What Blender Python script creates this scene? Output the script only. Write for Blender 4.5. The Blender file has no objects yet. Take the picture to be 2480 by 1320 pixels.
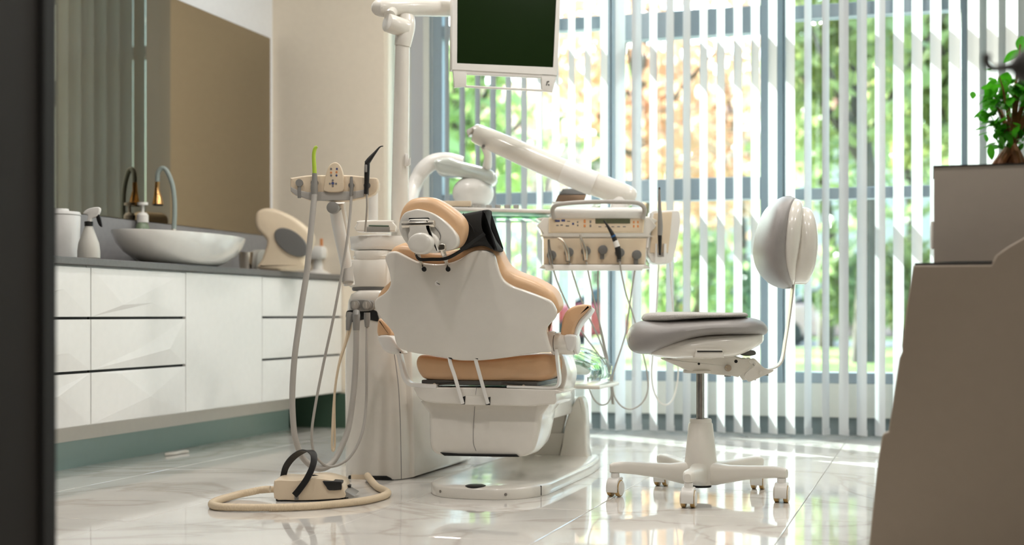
import bpy, bmesh, math, random
from mathutils import Vector, Matrix
R = math.radians
random.seed(7)
scn = bpy.context.scene
C = scn.collection

# ------------------------------------------------------------------ camera, light, exposure
F = 3300.0; CX = 1240.0; HOR = 762.0; EYE = 0.60; YAW = R(17.18)
SN, CS = math.sin(YAW), math.cos(YAW)
cam_d = bpy.data.cameras.new('camera'); cam = bpy.data.objects.new('camera', cam_d); C.objects.link(cam)
cam.location = (0, 0, EYE); cam.rotation_euler = (R(90), 0, YAW)
cam_d.sensor_width = 36.0; cam_d.lens = F/2480*36.0; cam_d.shift_y = (HOR-660)/2480
cam_d.clip_start = 0.05; cam_d.clip_end = 300
cam_d.dof.use_dof = True; cam_d.dof.focus_distance = 4.45; cam_d.dof.aperture_fstop = 2.0
scn.camera = cam
scn.view_settings.view_transform = 'Standard'; scn.view_settings.look = 'None'
scn.view_settings.gamma = 1.0; scn.view_settings.use_curve_mapping = False
scn.view_settings.exposure = 0.20
scn.cycles.use_denoising = True
scn.cycles.max_bounces = 10; scn.cycles.diffuse_bounces = 5; scn.cycles.glossy_bounces = 5
scn.cycles.transparent_max_bounces = 16; scn.cycles.transmission_bounces = 6
scn.cycles.caustics_reflective = False; scn.cycles.caustics_refractive = False
scn.cycles.sample_clamp_indirect = 6.0

SUN_AZ, SUN_EL = R(-55), R(30)
world = bpy.data.worlds.new('world'); scn.world = world; world.use_nodes = True
wn = world.node_tree.nodes; wl = world.node_tree.links
sky = wn.new('ShaderNodeTexSky'); sky.sky_type = 'NISHITA'; sky.sun_disc = False
sky.sun_elevation = SUN_EL; sky.sun_rotation = SUN_AZ; sky.air_density = 1.0; sky.dust_density = 2.0; sky.ozone_density = 1.0
wl.new(sky.outputs[0], wn['Background'].inputs[0]); wn['Background'].inputs[1].default_value = 1.35
sd = bpy.data.lights.new('sun', 'SUN'); sd.energy = 24.0; sd.angle = R(0.55); sd.color = (1.0, 0.98, 0.97)
sun = bpy.data.objects.new('sun', sd); C.objects.link(sun)
sun_dir = Vector((math.sin(SUN_AZ)*math.cos(SUN_EL), math.cos(SUN_AZ)*math.cos(SUN_EL), math.sin(SUN_EL)))
sun.rotation_euler = sun_dir.to_track_quat('Z', 'Y').to_euler()
CEIL = 2.95
def area(name, x, y, z, size, watts, col, rot=(0, 0, 0), sy=None):
    l = bpy.data.lights.new(name, 'AREA'); l.energy = watts; l.color = col
    l.shape = 'DISK' if sy is None else 'RECTANGLE'; l.size = size
    if sy is not None: l.size_y = sy
    o = bpy.data.objects.new(name, l); C.objects.link(o); o.location = (x, y, z); o.rotation_euler = rot
    return o
LAMPS = [(-2.3, 3.0), (-0.9, 3.0), (0.6, 3.0), (-2.3, 4.6), (-0.9, 4.6), (0.6, 4.6), (-1.7, 5.9), (-0.1, 5.9)]
for x, y in LAMPS: area('downlight_lamp', x, y, CEIL-0.035, 0.15, 13, (1.0, 0.94, 0.88))
area('corridor_lamp', -0.4, 0.2, 2.75, 0.9, 20, (1.0, 0.96, 0.92), sy=0.9)  # unseen fill light added for the surfaces that face the camera

# ------------------------------------------------------------------ helpers
FW = Vector((-SN, CS, 0)); RT = Vector((CS, SN, 0)); UP = Vector((0, 0, 1)); O = Vector((0, 0, EYE))
def P(px, py, Z): return O + FW*Z + RT*((px-CX)/F*Z) + UP*((HOR-py)/F*Z)
def ray(px, py): return FW + RT*((px-CX)/F) + UP*((HOR-py)/F)
def PY(px, py, Y): r = ray(px, py); return O + r*(Y/r.y)
def PX(px, py, X): r = ray(px, py); return O + r*(X/r.x)
def PH(px, py, H): r = ray(px, py); return O + r*((H-EYE)/r.z)
def PP(px, py, p0, n): r = ray(px, py); return O + r*((p0-O).dot(n)/r.dot(n))
def W(L, H, Z): return FW*Z + RT*L + UP*H

def lin(c):
    c = c/255.0
    return c/12.92 if c <= 0.04045 else ((c+0.055)/1.055)**2.4
def rgb(r, g, b): return (lin(r), lin(g), lin(b), 1)
def mat(name, col, rough=0.5, metal=0.0, spec=0.5, coat=0.0, noise=0.0, nscale=30, bump=0.0, bscale=200, trans=0.0, sheen=0.0, ior=1.5):
    m = bpy.data.materials.new(name); m.use_nodes = True
    nt = m.node_tree; b = nt.nodes['Principled BSDF']
    b.inputs['Base Color'].default_value = rgb(*col); b.inputs['Roughness'].default_value = rough
    b.inputs['Metallic'].default_value = metal; b.inputs['Specular IOR Level'].default_value = spec
    b.inputs['Coat Weight'].default_value = coat; b.inputs['Coat Roughness'].default_value = 0.05
    b.inputs['Transmission Weight'].default_value = trans; b.inputs['IOR'].default_value = ior
    b.inputs['Sheen Weight'].default_value = sheen
    tc = nt.nodes.new('ShaderNodeTexCoord')
    n = nt.nodes.new('ShaderNodeTexNoise'); n.inputs['Scale'].default_value = nscale; n.inputs['Detail'].default_value = 4
    nt.links.new(tc.outputs['Object'], n.inputs['Vector'])
    mx = nt.nodes.new('ShaderNodeMix'); mx.data_type = 'RGBA'; mx.blend_type = 'MULTIPLY'
    k = 1.0-max(noise, 0.03)
    cr = nt.nodes.new('ShaderNodeValToRGB'); cr.color_ramp.elements[0].color = (k, k, k, 1); cr.color_ramp.elements[1].color = (1, 1, 1, 1)
    cr.color_ramp.elements[0].position = 0.3; cr.color_ramp.elements[1].position = 0.7
    nt.links.new(n.outputs['Fac'], cr.inputs['Fac'])
    mx.inputs[0].default_value = 1.0; mx.inputs[6].default_value = rgb(*col); nt.links.new(cr.outputs[0], mx.inputs[7])
    nt.links.new(mx.outputs[2], b.inputs['Base Color'])
    if bump > 0:
        n2 = nt.nodes.new('ShaderNodeTexNoise'); n2.inputs['Scale'].default_value = bscale; n2.inputs['Detail'].default_value = 3
        nt.links.new(tc.outputs['Object'], n2.inputs['Vector'])
        bp = nt.nodes.new('ShaderNodeBump'); bp.inputs['Strength'].default_value = bump; bp.inputs['Distance'].default_value = 0.002
        nt.links.new(n2.outputs['Fac'], bp.inputs['Height']); nt.links.new(bp.outputs[0], b.inputs['Normal'])
    return m
M = {}
M['white'] = mat('white_plastic', (226, 222, 214), 0.22, coat=0.4)
M['white2'] = mat('white_enamel', (232, 230, 226), 0.3)
M['whitemat'] = mat('white_satin', (225, 221, 213), 0.42)
M['cream'] = mat('cream_plastic', (226, 208, 182), 0.35)
M['tan'] = mat('tan_leather', (222, 182, 142), 0.36, bump=0.12, bscale=500, noise=0.05)
M['greyleather'] = mat('grey_leather', (152, 148, 146), 0.38, bump=0.3, bscale=650, noise=0.05)
M['chrome'] = mat('chrome', (232, 224, 212), 0.22, metal=1.0)
M['steel'] = mat('brushed_steel', (165, 162, 158), 0.28, metal=1.0, noise=0.2, nscale=60)
M['black'] = mat('black_rubber', (24, 24, 24), 0.45)
M['blackcloth'] = mat('black_cloth', (26, 26, 25), 0.85, bump=0.4, bscale=900, sheen=0.05)
M['darkhole'] = mat('dark_recess', (12, 13, 12), 0.7)
M['greyplastic'] = mat('grey_plastic', (140, 138, 134), 0.4)
M['midgrey'] = mat('mid_grey_plastic', (105, 104, 102), 0.45)
M['hose'] = mat('grey_hose', (178, 174, 168), 0.45)
M['hosewarm'] = mat('beige_hose', (222, 204, 176), 0.5)
M['cab'] = mat('cabinet_lacquer', (238, 237, 234), 0.3)
M['counter'] = mat('counter_stone', (112, 110, 108), 0.38, noise=0.15, nscale=80)
M['splash'] = mat('splash_stone', (150, 150, 152), 0.35, noise=0.1, nscale=40)
M['ceramic'] = mat('sink_ceramic', (232, 230, 226), 0.12, coat=0.5)
M['skirt'] = mat('teal_skirting', (148, 172, 166), 0.28)
M['darkgreen'] = mat('dark_green_panel', (58, 84, 68), 0.5)
M['walleft'] = mat('white_wall_paint', (234, 235, 238), 0.7, bump=0.05)
M['wallbeige'] = mat('beige_wall_paint', (236, 224, 206), 0.7, bump=0.05)
M['wallgrey'] = mat('grey_wall_paint', (190, 194, 192), 0.7, bump=0.05)
M['ceil'] = mat('ceiling_paint', (230, 228, 224), 0.8)
M['frame'] = mat('window_frame_metal', (140, 152, 160), 0.45)  # metal colour lightened for the flare haze round the windows
M['sillpanel'] = mat('sill_panel', (206, 206, 198), 0.6)
M['base'] = mat('base_wall', (120, 130, 132), 0.6)
M['darkwood'] = mat('dark_brown_wood', (22, 14, 5), 0.7, noise=0.2, nscale=8)  # brown wood darkened in its base colour, as the corridor side is unlit
M['jamb'] = mat('dark_grey_jamb', (26, 26, 25), 0.7)
M['counterbeige'] = mat('taupe_laminate', (148, 134, 118), 0.5)
M['planter'] = mat('grey_planter_laminate', (180, 170, 158), 0.5)
M['screen'] = mat('dark_screen', (24, 40, 16), 0.18, spec=0.25)
M['border'] = mat('pale_cream_border', (244, 228, 200), 0.4)
M['gold'] = mat('brass_spray_head', (214, 168, 110), 0.15, metal=1.0)
M['greenplastic'] = mat('lime_green_plastic', (178, 206, 70), 0.4)
M['orangeprint'] = mat('orange_print', (222, 148, 92), 0.5)
M['blueprint'] = mat('blue_print', (72, 82, 130), 0.5)
M['greyprint'] = mat('grey_print', (120, 118, 118), 0.5)
M['lcd'] = mat('display_glass', (92, 96, 72), 0.3)
M['caster'] = mat('tan_caster_tyre', (186, 152, 96), 0.4)
M['felt'] = mat('grey_felt', (206, 203, 198), 0.95, noise=0.25, nscale=300, bump=0.8, bscale=500, sheen=0.3)
M['soil'] = mat('dark_soil', (40, 32, 24), 0.9, noise=0.5, nscale=60, bump=1.0, bscale=90)
M['root'] = mat('brown_root_bark', (150, 96, 52), 0.6, noise=0.4, nscale=40, bump=0.6, bscale=60)
M['bark'] = mat('grey_bark', (96, 84, 74), 0.85, noise=0.4, nscale=6, bump=0.6, bscale=10)
M['blue'] = mat('blue_rubber', (40, 90, 140), 0.4)
M['red'] = mat('red_print', (206, 70, 48), 0.4)
M['soapgreen'] = mat('green_soap', (140, 158, 130), 0.15, trans=0.3)
M['palebag'] = mat('pale_crumpled_film', (222, 228, 222), 0.2, trans=0.25, coat=0.4)
M['towel'] = mat('white_canister', (222, 222, 220), 0.35)
M['bottle'] = mat('frosted_bottle', (218, 216, 208), 0.4, trans=0.15)
M['books'] = mat('brown_cardboard', (150, 122, 100), 0.7)
M['bookgrey'] = mat('grey_cardboard', (130, 128, 128), 0.7)
M['darkmetal'] = mat('dark_painted_metal', (66, 64, 62), 0.5)

def leafmat(name, col, tr=0.5):
    m = bpy.data.materials.new(name); m.use_nodes = True; nt = m.node_tree; nt.nodes.clear()
    out = nt.nodes.new('ShaderNodeOutputMaterial'); d = nt.nodes.new('ShaderNodeBsdfPrincipled'); t = nt.nodes.new('ShaderNodeBsdfTranslucent'); mx = nt.nodes.new('ShaderNodeMixShader')
    oi = nt.nodes.new('ShaderNodeObjectInfo'); tc = nt.nodes.new('ShaderNodeTexCoord'); nz = nt.nodes.new('ShaderNodeTexNoise'); nz.inputs['Scale'].default_value = 3
    nt.links.new(tc.outputs['Object'], nz.inputs['Vector'])
    ad = nt.nodes.new('ShaderNodeMath'); ad.operation = 'ADD'; nt.links.new(oi.outputs['Random'], ad.inputs[0]); nt.links.new(nz.outputs['Fac'], ad.inputs[1])
    hs = nt.nodes.new('ShaderNodeHueSaturation'); hs.inputs['Color'].default_value = rgb(*col)
    mr = nt.nodes.new('ShaderNodeMapRange'); mr.inputs[1].default_value = 0.2; mr.inputs[2].default_value = 1.6; mr.inputs[3].default_value = 0.6; mr.inputs[4].default_value = 1.35
    nt.links.new(ad.outputs[0], mr.inputs[0]); nt.links.new(mr.outputs[0], hs.inputs['Value'])
    d.inputs['Roughness'].default_value = 0.3
    nt.links.new(hs.outputs[0], d.inputs['Base Color']); nt.links.new(hs.outputs[0], t.inputs['Color'])
    mx.inputs[0].default_value = tr; nt.links.new(d.outputs[0], mx.inputs[1]); nt.links.new(t.outputs[0], mx.inputs[2]); nt.links.new(mx.outputs[0], out.inputs[0])
    return m
M['leaf'] = leafmat('green_leaf', (70, 160, 30), 0.45)
M['slat'] = leafmat('white_slat_fabric', (206, 208, 210), 0.20)
M['slat'].node_tree.nodes['Hue/Saturation/Value'].inputs['Value'].default_value = 1.0
for l in list(M['slat'].node_tree.links):
    if l.to_socket.name == 'Value' and l.to_node.type == 'HUE_SAT': M['slat'].node_tree.links.remove(l)
M['slat'].node_tree.nodes['Principled BSDF'].inputs['Roughness'].default_value = 0.7
def glassmat(name, tint=(235, 245, 242), refl=0.06):
    m = bpy.data.materials.new(name); m.use_nodes = True; nt = m.node_tree; nt.nodes.clear()
    out = nt.nodes.new('ShaderNodeOutputMaterial'); t = nt.nodes.new('ShaderNodeBsdfTransparent'); g = nt.nodes.new('ShaderNodeBsdfGlossy'); mx = nt.nodes.new('ShaderNodeMixShader'); lw = nt.nodes.new('ShaderNodeLayerWeight'); pw = nt.nodes.new('ShaderNodeMath'); fr = nt.nodes.new('ShaderNodeMath')
    t.inputs[0].default_value = rgb(*tint); g.inputs['Roughness'].default_value = 0.02; lw.inputs[0].default_value = 0.5
    pw.operation = 'POWER'; pw.inputs[1].default_value = 5; nt.links.new(lw.outputs['Facing'], pw.inputs[0]); fr.operation = 'MULTIPLY_ADD'; fr.inputs[1].default_value = 0.9; fr.inputs[2].default_value = 0.04; nt.links.new(pw.outputs[0], fr.inputs[0])
    nt.links.new(fr.outputs[0], mx.inputs[0]); nt.links.new(t.outputs[0], mx.inputs[1]); nt.links.new(g.outputs[0], mx.inputs[2]); nt.links.new(mx.outputs[0], out.inputs[0])
    return m
M['glass'] = glassmat('window_glass'); M['greenglass'] = glassmat('green_tinted_glass', (196, 226, 210))
# mirror: tinted bronze silvering
m = bpy.data.materials.new('bronze_mirror'); m.use_nodes = True; b = m.node_tree.nodes['Principled BSDF']
b.inputs['Metallic'].default_value = 1; b.inputs['Roughness'].default_value = 0.01; b.inputs['Base Color'].default_value = (0.40, 0.345, 0.25, 1); M['mirror'] = m
# polished marble-look tile
m = bpy.data.materials.new('polished_marble_tile'); m.use_nodes = True; nt = m.node_tree; b = nt.nodes['Principled BSDF']
b.inputs['Roughness'].default_value = 0.045; b.inputs['Specular IOR Level'].default_value = 0.6
geo = nt.nodes.new('ShaderNodeNewGeometry')
n1 = nt.nodes.new('ShaderNodeTexNoise'); n1.inputs['Scale'].default_value = 0.9; n1.inputs['Detail'].default_value = 7; n1.inputs['Distortion'].default_value = 1.6
nt.links.new(geo.outputs['Position'], n1.inputs['Vector'])
sub = nt.nodes.new('ShaderNodeMath'); sub.operation = 'SUBTRACT'; sub.inputs[1].default_value = 0.5; nt.links.new(n1.outputs['Fac'], sub.inputs[0])
ab = nt.nodes.new('ShaderNodeMath'); ab.operation = 'ABSOLUTE'; nt.links.new(sub.outputs[0], ab.inputs[0])
cr = nt.nodes.new('ShaderNodeValToRGB'); cr.color_ramp.elements[0].position = 0.0; cr.color_ramp.elements[0].color = rgb(196, 190, 183)
cr.color_ramp.elements[1].position = 0.022; cr.color_ramp.elements[1].color = rgb(216, 213, 208)
e = cr.color_ramp.elements.new(0.12); e.color = rgb(224, 221, 216)
nt.links.new(ab.outputs[0], cr.inputs['Fac']); nt.links.new(cr.outputs[0], b.inputs['Base Color'])
n2 = nt.nodes.new('ShaderNodeTexNoise'); n2.inputs['Scale'].default_value = 2.2; nt.links.new(geo.outputs['Position'], n2.inputs['Vector'])
bp = nt.nodes.new('ShaderNodeBump'); bp.inputs['Strength'].default_value = 0.035; bp.inputs['Distance'].default_value = 0.004
nt.links.new(n2.outputs['Fac'], bp.inputs['Height']); nt.links.new(bp.outputs[0], b.inputs['Normal'])
M['tile'] = m

def cr_spline(pts, n, closed=False):
    """Catmull-Rom through pts, n samples per span"""
    pts = [Vector(p) for p in pts]; out = []; m = len(pts)
    rng = range(m) if closed else range(m-1)
    for i in rng:
        if closed: p0, p1, p2, p3 = pts[(i-1) % m], pts[i], pts[(i+1) % m], pts[(i+2) % m]
        else: p0, p1, p2, p3 = pts[max(i-1, 0)], pts[i], pts[i+1], pts[min(i+2, m-1)]
        for k in range(n):
            t = k/n
            out.append(0.5*((2*p1) + (p2-p0)*t + (2*p0-5*p1+4*p2-p3)*t*t + (3*p1-p0-3*p2+p3)*t**3))
    if not closed: out.append(pts[-1].copy())
    return out

class MB:
    def __init__(s): s.b = bmesh.new()
    def loft(s, rings, cap=True, close=True):
        vs = [[s.b.verts.new(p) for p in r] for r in rings]
        n = len(vs[0])
        for a, c in zip(vs[:-1], vs[1:]):
            for i in range(n if close else n-1):
                j = (i+1) % n
                s.b.faces.new((a[i], a[j], c[j], c[i]))
        if cap and close:
            s.b.faces.new(list(reversed(vs[0]))); s.b.faces.new(vs[-1])
        return s
    def tube(s, pts, rad, seg=10, sub=1, cap=True, flat=None, up=None):
        """rad: number or list per control point; flat: (a, b) half sizes -> elliptical / rectangular strip"""
        if sub > 1:
            n0 = len(pts)
            if not isinstance(rad, (int, float)):
                rr = [Vector((r, 0, 0)) for r in rad]; rad = [v.x for v in cr_spline(rr, sub)]
            pts = cr_spline(pts, sub)
        else: pts = [Vector(p) for p in pts]
        n = len(pts)
        rad = [rad]*n if isinstance(rad, (int, float)) else rad
        rings = []; nv = None
        for i, p in enumerate(pts):
            t = (pts[min(i+1, n-1)]-pts[max(i-1, 0)]).normalized()
            if up is not None: nv = (up - t*up.dot(t)).normalized()
            elif nv is None:
                a = Vector((0, 0, 1)) if abs(t.z) < 0.9 else Vector((1, 0, 0)); nv = t.cross(a).normalized()
            else: nv = (nv - t*nv.dot(t)).normalized()
            bv = t.cross(nv)
            if flat:
                a, c = flat; q = []
                for k in range(seg):
                    th = 2*math.pi*k/seg; cc, ss = math.cos(th), math.sin(th); e = 0.35
                    q.append(p + nv*(a*rad[i]*math.copysign(abs(cc)**e, cc)) + bv*(c*rad[i]*math.copysign(abs(ss)**e, ss)))
                rings.append(q)
            else: rings.append([p + (nv*math.cos(2*math.pi*k/seg) + bv*math.sin(2*math.pi*k/seg))*rad[i] for k in range(seg)])
        return s.loft(rings, cap)
    def cyl(s, a, c, r, r2=None, seg=20, bev=0.0):
        a = Vector(a); c = Vector(c); r2 = r if r2 is None else r2
        if bev <= 0: return s.tube([a, c], [r, r2], seg)
        d = (c-a).normalized()
        return s.tube([a, a+d*bev*0.3, a+d*bev, c-d*bev, c-d*bev*0.3, c], [r-bev, r-bev*0.3, r, r2, r2-bev*0.3, r2-bev], seg)
    def box(s, c, size, bev=0.0, rotz=0.0, rot=None, seg=2):
        bb = bmesh.new(); bmesh.ops.create_cube(bb, size=1.0)
        bmesh.ops.scale(bb, vec=Vector(size), verts=bb.verts)
        if bev > 0: bmesh.ops.bevel(bb, geom=list(bb.edges), offset=bev, segments=seg, affect='EDGES', profile=0.5)
        mtx = Matrix.Translation(Vector(c)) @ (rot.to_4x4() if rot is not None else Matrix.Rotation(rotz, 4, 'Z'))
        bmesh.ops.transform(bb, matrix=mtx, verts=bb.verts)
        me = bpy.data.meshes.new('t'); bb.to_mesh(me); bb.free(); s.b.from_mesh(me); bpy.data.meshes.remove(me)
        return s
    def lathe(s, prof, c, seg=32, sx=1.0, sy=1.0, rotz=0.0):
        c = Vector(c); rings = []
        for r, z in prof:
            rings.append([c + Matrix.Rotation(rotz, 3, 'Z') @ Vector((max(r, 1e-4)*sx*math.cos(2*math.pi*k/seg), max(r, 1e-4)*sy*math.sin(2*math.pi*k/seg), z)) for k in range(seg)])
        return s.loft(rings)
    def ell(s, c, r, seg=24, rings=14, rot=None):
        c = Vector(c); q = []
        for i in range(rings+1):
            th = math.pi*i/rings; sr = max(math.sin(th), 1e-3)
            ring = []
            for k in range(seg):
                v = Vector((r[0]*sr*math.cos(2*math.pi*k/seg), r[1]*sr*math.sin(2*math.pi*k/seg), -r[2]*math.cos(th)))
                ring.append(c + (rot @ v if rot is not None else v))
            q.append(ring)
        return s.loft(q)
    def slab(s, pts, ext, r=0.004, steps=4, sharp=False, sub=4, prof=None):
        """closed 3D contour pts (planar-ish) extruded by ext with rounded rims of radius r"""
        pts = [Vector(p) for p in pts] if sharp else cr_spline(pts, sub, True)
        ext = Vector(ext); L = ext.length; e = ext/L; n = len(pts)
        nrm = []
        for i in range(n):
            t = pts[(i+1) % n]-pts[i-1]; v = t.cross(e); nrm.append(v.normalized() if v.length > 1e-9 else Vector((0, 0, 0)))
        area2 = sum((pts[i].cross(pts[(i+1) % n])).dot(e) for i in range(n))
        sg = -1.0 if area2 > 0 else 1.0      # make nrm point inwards
        nrm = [v*sg for v in nrm]
        if prof is None:
            prof = []
            r = min(r, L*0.49)
            for k in range(steps+1): a = math.pi/2*k/steps; prof.append((r*(1-math.sin(a)), r*(1-math.cos(a))))
            prof += [(x, L-d) for x, d in reversed(prof)]
        return s.loft([[p + nv*x + e*d for p, nv in zip(pts, nrm)] for x, d in prof])
    def sect(s, secs, ax, bx, n=2.4, seg=28):
        """secs: (centre, half_a, half_b); superellipse in plane of ax,bx"""
        rings = []
        for c, a, b2 in secs:
            q = []
            for k in range(seg):
                th = 2*math.pi*k/seg; cc, ss = math.cos(th), math.sin(th)
                q.append(Vector(c) + ax*(a*math.copysign(abs(cc)**(2/n), cc)) + bx*(b2*math.copysign(abs(ss)**(2/n), ss)))
            rings.append(q)
        return s.loft(rings)
ORG = {}
def obj(name, mb, material, parent=None, smooth=True, angle=35, label=None):
    bm = mb.b; bmesh.ops.recalc_face_normals(bm, faces=bm.faces)
    me = bpy.data.meshes.new(name)
    if parent is not None: org = ORG[parent]
    else:
        xs = [v.co for v in bm.verts]
        org = Vector(((min(v.x for v in xs)+max(v.x for v in xs))/2, (min(v.y for v in xs)+max(v.y for v in xs))/2, min(v.z for v in xs)))
    bmesh.ops.translate(bm, vec=-org, verts=bm.verts); bm.to_mesh(me); bm.free()
    if smooth:
        me.shade_smooth(); me.set_sharp_from_angle(angle=R(angle))
    me.materials.append(M[material] if isinstance(material, str) else material)
    o = bpy.data.objects.new(name, me); C.objects.link(o)
    if parent is not None: o.parent = parent
    else: o.location = org
    ORG[o] = org
    if label: o['label'] = label
    return o
def tag(o, label, cat, group=None):
    o['label'] = label; o['category'] = cat
    if group: o['group'] = group
    return o
def thing(name, loc, label, cat, group=None):
    o = bpy.data.objects.new(name, None); o.empty_display_size = 0.1; C.objects.link(o); o.location = loc; ORG[o] = Vector(loc)
    return tag(o, label, cat, group)
def struct(name, mb, m, parent=None, smooth=False):
    o = obj(name, mb, m, parent, smooth=smooth)
    if parent is None: o['kind'] = 'structure'
    return o
def dup(root, loc=None, rotz=None, parent=None):
    r = root.copy(); C.objects.link(r); ORG[r] = ORG[root]
    if loc is not None: r.location = loc
    if rotz is not None: r.rotation_euler = (0, 0, rotz)
    if parent is not None: r.parent = parent
    for ch in list(root.children): dup(ch, parent=r)
    return r
# ------------------------------------------------------------------ setting
XL, YB, YW = -3.41, 6.65, 6.95          # left wall, beige back wall, window plane
XR = 2.5
def bxx(x0, x1, y0, y1, z0, z1, bev=0.0, mb=None):
    mb = mb or MB(); return mb.box(((x0+x1)/2, (y0+y1)/2, (z0+z1)/2), (x1-x0, y1-y0, z1-z0), bev)
floor = struct('floor', bxx(-4.2, 3.2, -1.6, YW+0.25, -0.25, -0.003), mat('tile_grout', (150, 146, 140), 0.7))
TS = 0.61; gap = 0.0022
tm = None
rnd = random.Random(3)
tb = MB().box((0, 0, -0.006), (TS-gap, TS-gap, 0.012), 0.0012, seg=1)
for i in range(-6, 4):
    for j in range(-3, 6):
        x0, y0 = -0.395+TS*i, 4.06+TS*j
        if x0 > 2.4 or y0 > 6.95 or y0 < 1.9: continue
        if tm is None:
            t = obj('floor_tile', tb, 'tile', floor, smooth=False); tm = t.data
            for v in tm.vertices: v.co = v.co + ORG[floor]     # centre the shared tile mesh on its own origin
        else:
            t = bpy.data.objects.new('floor_tile', tm); C.objects.link(t); t.parent = floor
        t.location = Vector((x0+TS/2, y0+TS/2, 0)) - ORG[floor]
        t.rotation_euler = (R(rnd.uniform(-0.06, 0.06)), R(rnd.uniform(-0.06, 0.06)), 0)
struct('ceiling', bxx(-4.2, 3.2, -1.6, YW+0.25, CEIL, CEIL+0.15), 'ceil')
struct('wall_left', bxx(XL-0.15, XL, 1.85, YB, 0, CEIL), 'walleft')
struct('wall_back', bxx(XL-0.15, -2.76, YB, YW+0.25, 0, CEIL), 'wallbeige')
struct('wall_right', bxx(XR, XR+0.15, 1.85, YW+0.25, 0, CEIL), 'wallgrey')
ww = MB(); bxx(-2.76, -2.62, YW, YW+0.25, 0, CEIL, mb=ww); bxx(-2.62, 0.157, YW, YW+0.25, 2.85, CEIL, mb=ww)
struct('wall_window', ww, 'whitemat')
struct('wall_window_side', bxx(0.157, XR, YW, YW+0.25, 0, CEIL), 'wallgrey')
struct('wall_window_sill', bxx(-2.62, 0.157, YW+0.0, YW+0.22, 0.088, 0.257, 0.003), 'sillpanel')
struct('wall_window_base', bxx(-2.62, 0.157, YW+0.03, YW+0.22, 0, 0.088), 'base')
# wall between the corridor (where the camera stands) and the room
struct('wall_front_left', bxx(-3.56, -1.434, 1.835, 1.95, 0, CEIL), 'darkwood')
struct('wall_front_right', bxx(0.75, XR+0.15, 1.85, 1.97, 0, CEIL), 'darkwood')
struct('wall_front_top', bxx(-1.434, 0.75, 1.85, 1.97, 2.2, CEIL), 'darkwood')
j = MB(); bxx(-1.54, -1.425, 1.9505, 1.988, 0, 2.2, 0.004, mb=j); struct('trim_1', j, 'jamb')
j = MB(); bxx(0.66, 0.75, 1.835, 1.985, 0, 2.2, 0.006, mb=j); struct('trim_2', j, 'jamb')
struct('wall_corridor_left', bxx(-2.6, -2.5, -1.6, 1.85, 0, CEIL), 'darkwood')
struct('wall_corridor_right', bxx(1.6, 1.7, -1.6, 1.85, 0, CEIL), 'wallbeige')
struct('wall_corridor_end', bxx(-2.6, 1.7, -1.7, -1.6, 0, CEIL), 'wallbeige')

def window(n, x0, x1, posts, rails, fmat='frame'):
    w = bpy.data.objects.new('window_%d' % n, None); C.objects.link(w); w['kind'] = 'structure'
    w.location = ((x0+x1)/2, YW+0.04, 0.257); ORG[w] = Vector(w.location)
    for a, b2 in posts: obj('frame_post', bxx(a, b2, YW, YW+0.09, 0.257, 2.85, 0.004), fmat, w, smooth=False)
    pa, pb = posts[0][1], posts[-1][0]
    for a, b2 in rails: obj('frame_rail', bxx(pa, pb, YW+0.002, YW+0.088, a, b2, 0.004), fmat, w, smooth=False)
    rr = sorted(rails)
    for (a, b2), (c, d) in zip(rr[:-1], rr[1:]):
        obj('pane', bxx(pa, pb, YW+0.05, YW+0.058, b2, c), 'glass', w, smooth=False)
    return w
window(1, -2.62, -1.613, [(-2.62, -2.546), (-1.652, -1.613)], [(0.257, 0.312), (1.187, 1.252), (2.10, 2.167), (2.80, 2.85)])
window(2, -1.613, -0.718, [(-1.606, -1.555), (-0.837, -0.722)], [(0.257, 0.312), (1.187, 1.30), (2.03, 2.165), (2.80, 2.85)])
window(3, -0.718, 0.157, [(-0.718, -0.69), (0.128, 0.157)], [(0.257, 0.312), (1.175, 1.232), (2.083, 2.15), (2.80, 2.85)])
t2 = MB(); bxx(-0.80, -0.765, YW-0.035, YW, 0.9, 1.02, 0.006, mb=t2)
tag(obj('window_handle', t2, 'white2'), 'small pale window handle on the wide mullion', 'handle')

# vertical blind
YS = 6.72; PITCH = 0.0843; SW = 0.077; TH = 50
bl = thing('vertical_blind', (-1.1, YS, 0.0), 'white vertical slat blind hanging in front of the big window', 'blind')
obj('headrail', bxx(-2.66, 0.40, YS-0.03, YS+0.03, 2.86, 2.93, 0.006), 'whitemat', bl)
smesh = None
def slat_mb():
    mb = MB(); n = 6; a = []; c = []
    for k in range(n+1):
        u = -SW/2+SW*k/n; y = 0.0011*(1-(2*u/SW)**2)
        a.append(Vector((u, y, 0))); c.append(Vector((u, y+0.0006, 0)))
    ring = a+list(reversed(c))
    mb.loft([[p+UP*0.022 for p in ring], [p+UP*2.86 for p in ring]]); return mb
def bare(name, mb, material, smooth=True):
    me = bpy.data.meshes.new(name); bmesh.ops.recalc_face_normals(mb.b, faces=mb.b.faces); mb.b.to_mesh(me); mb.b.free()
    if smooth: me.shade_smooth(); me.set_sharp_from_angle(angle=R(35))
    me.materials.append(M[material] if isinstance(material, str) else material); return me
smesh = bare('slat', slat_mb(), 'slat')
wmesh = bare('bottom_weight', MB().box((0, 0.004, 0.035), (SW*0.96, 0.004, 0.03), 0.001, seg=1), 'slat')
X0 = -0.437+0.026
ANG = {}   # slats that hang turned a little differently
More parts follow.
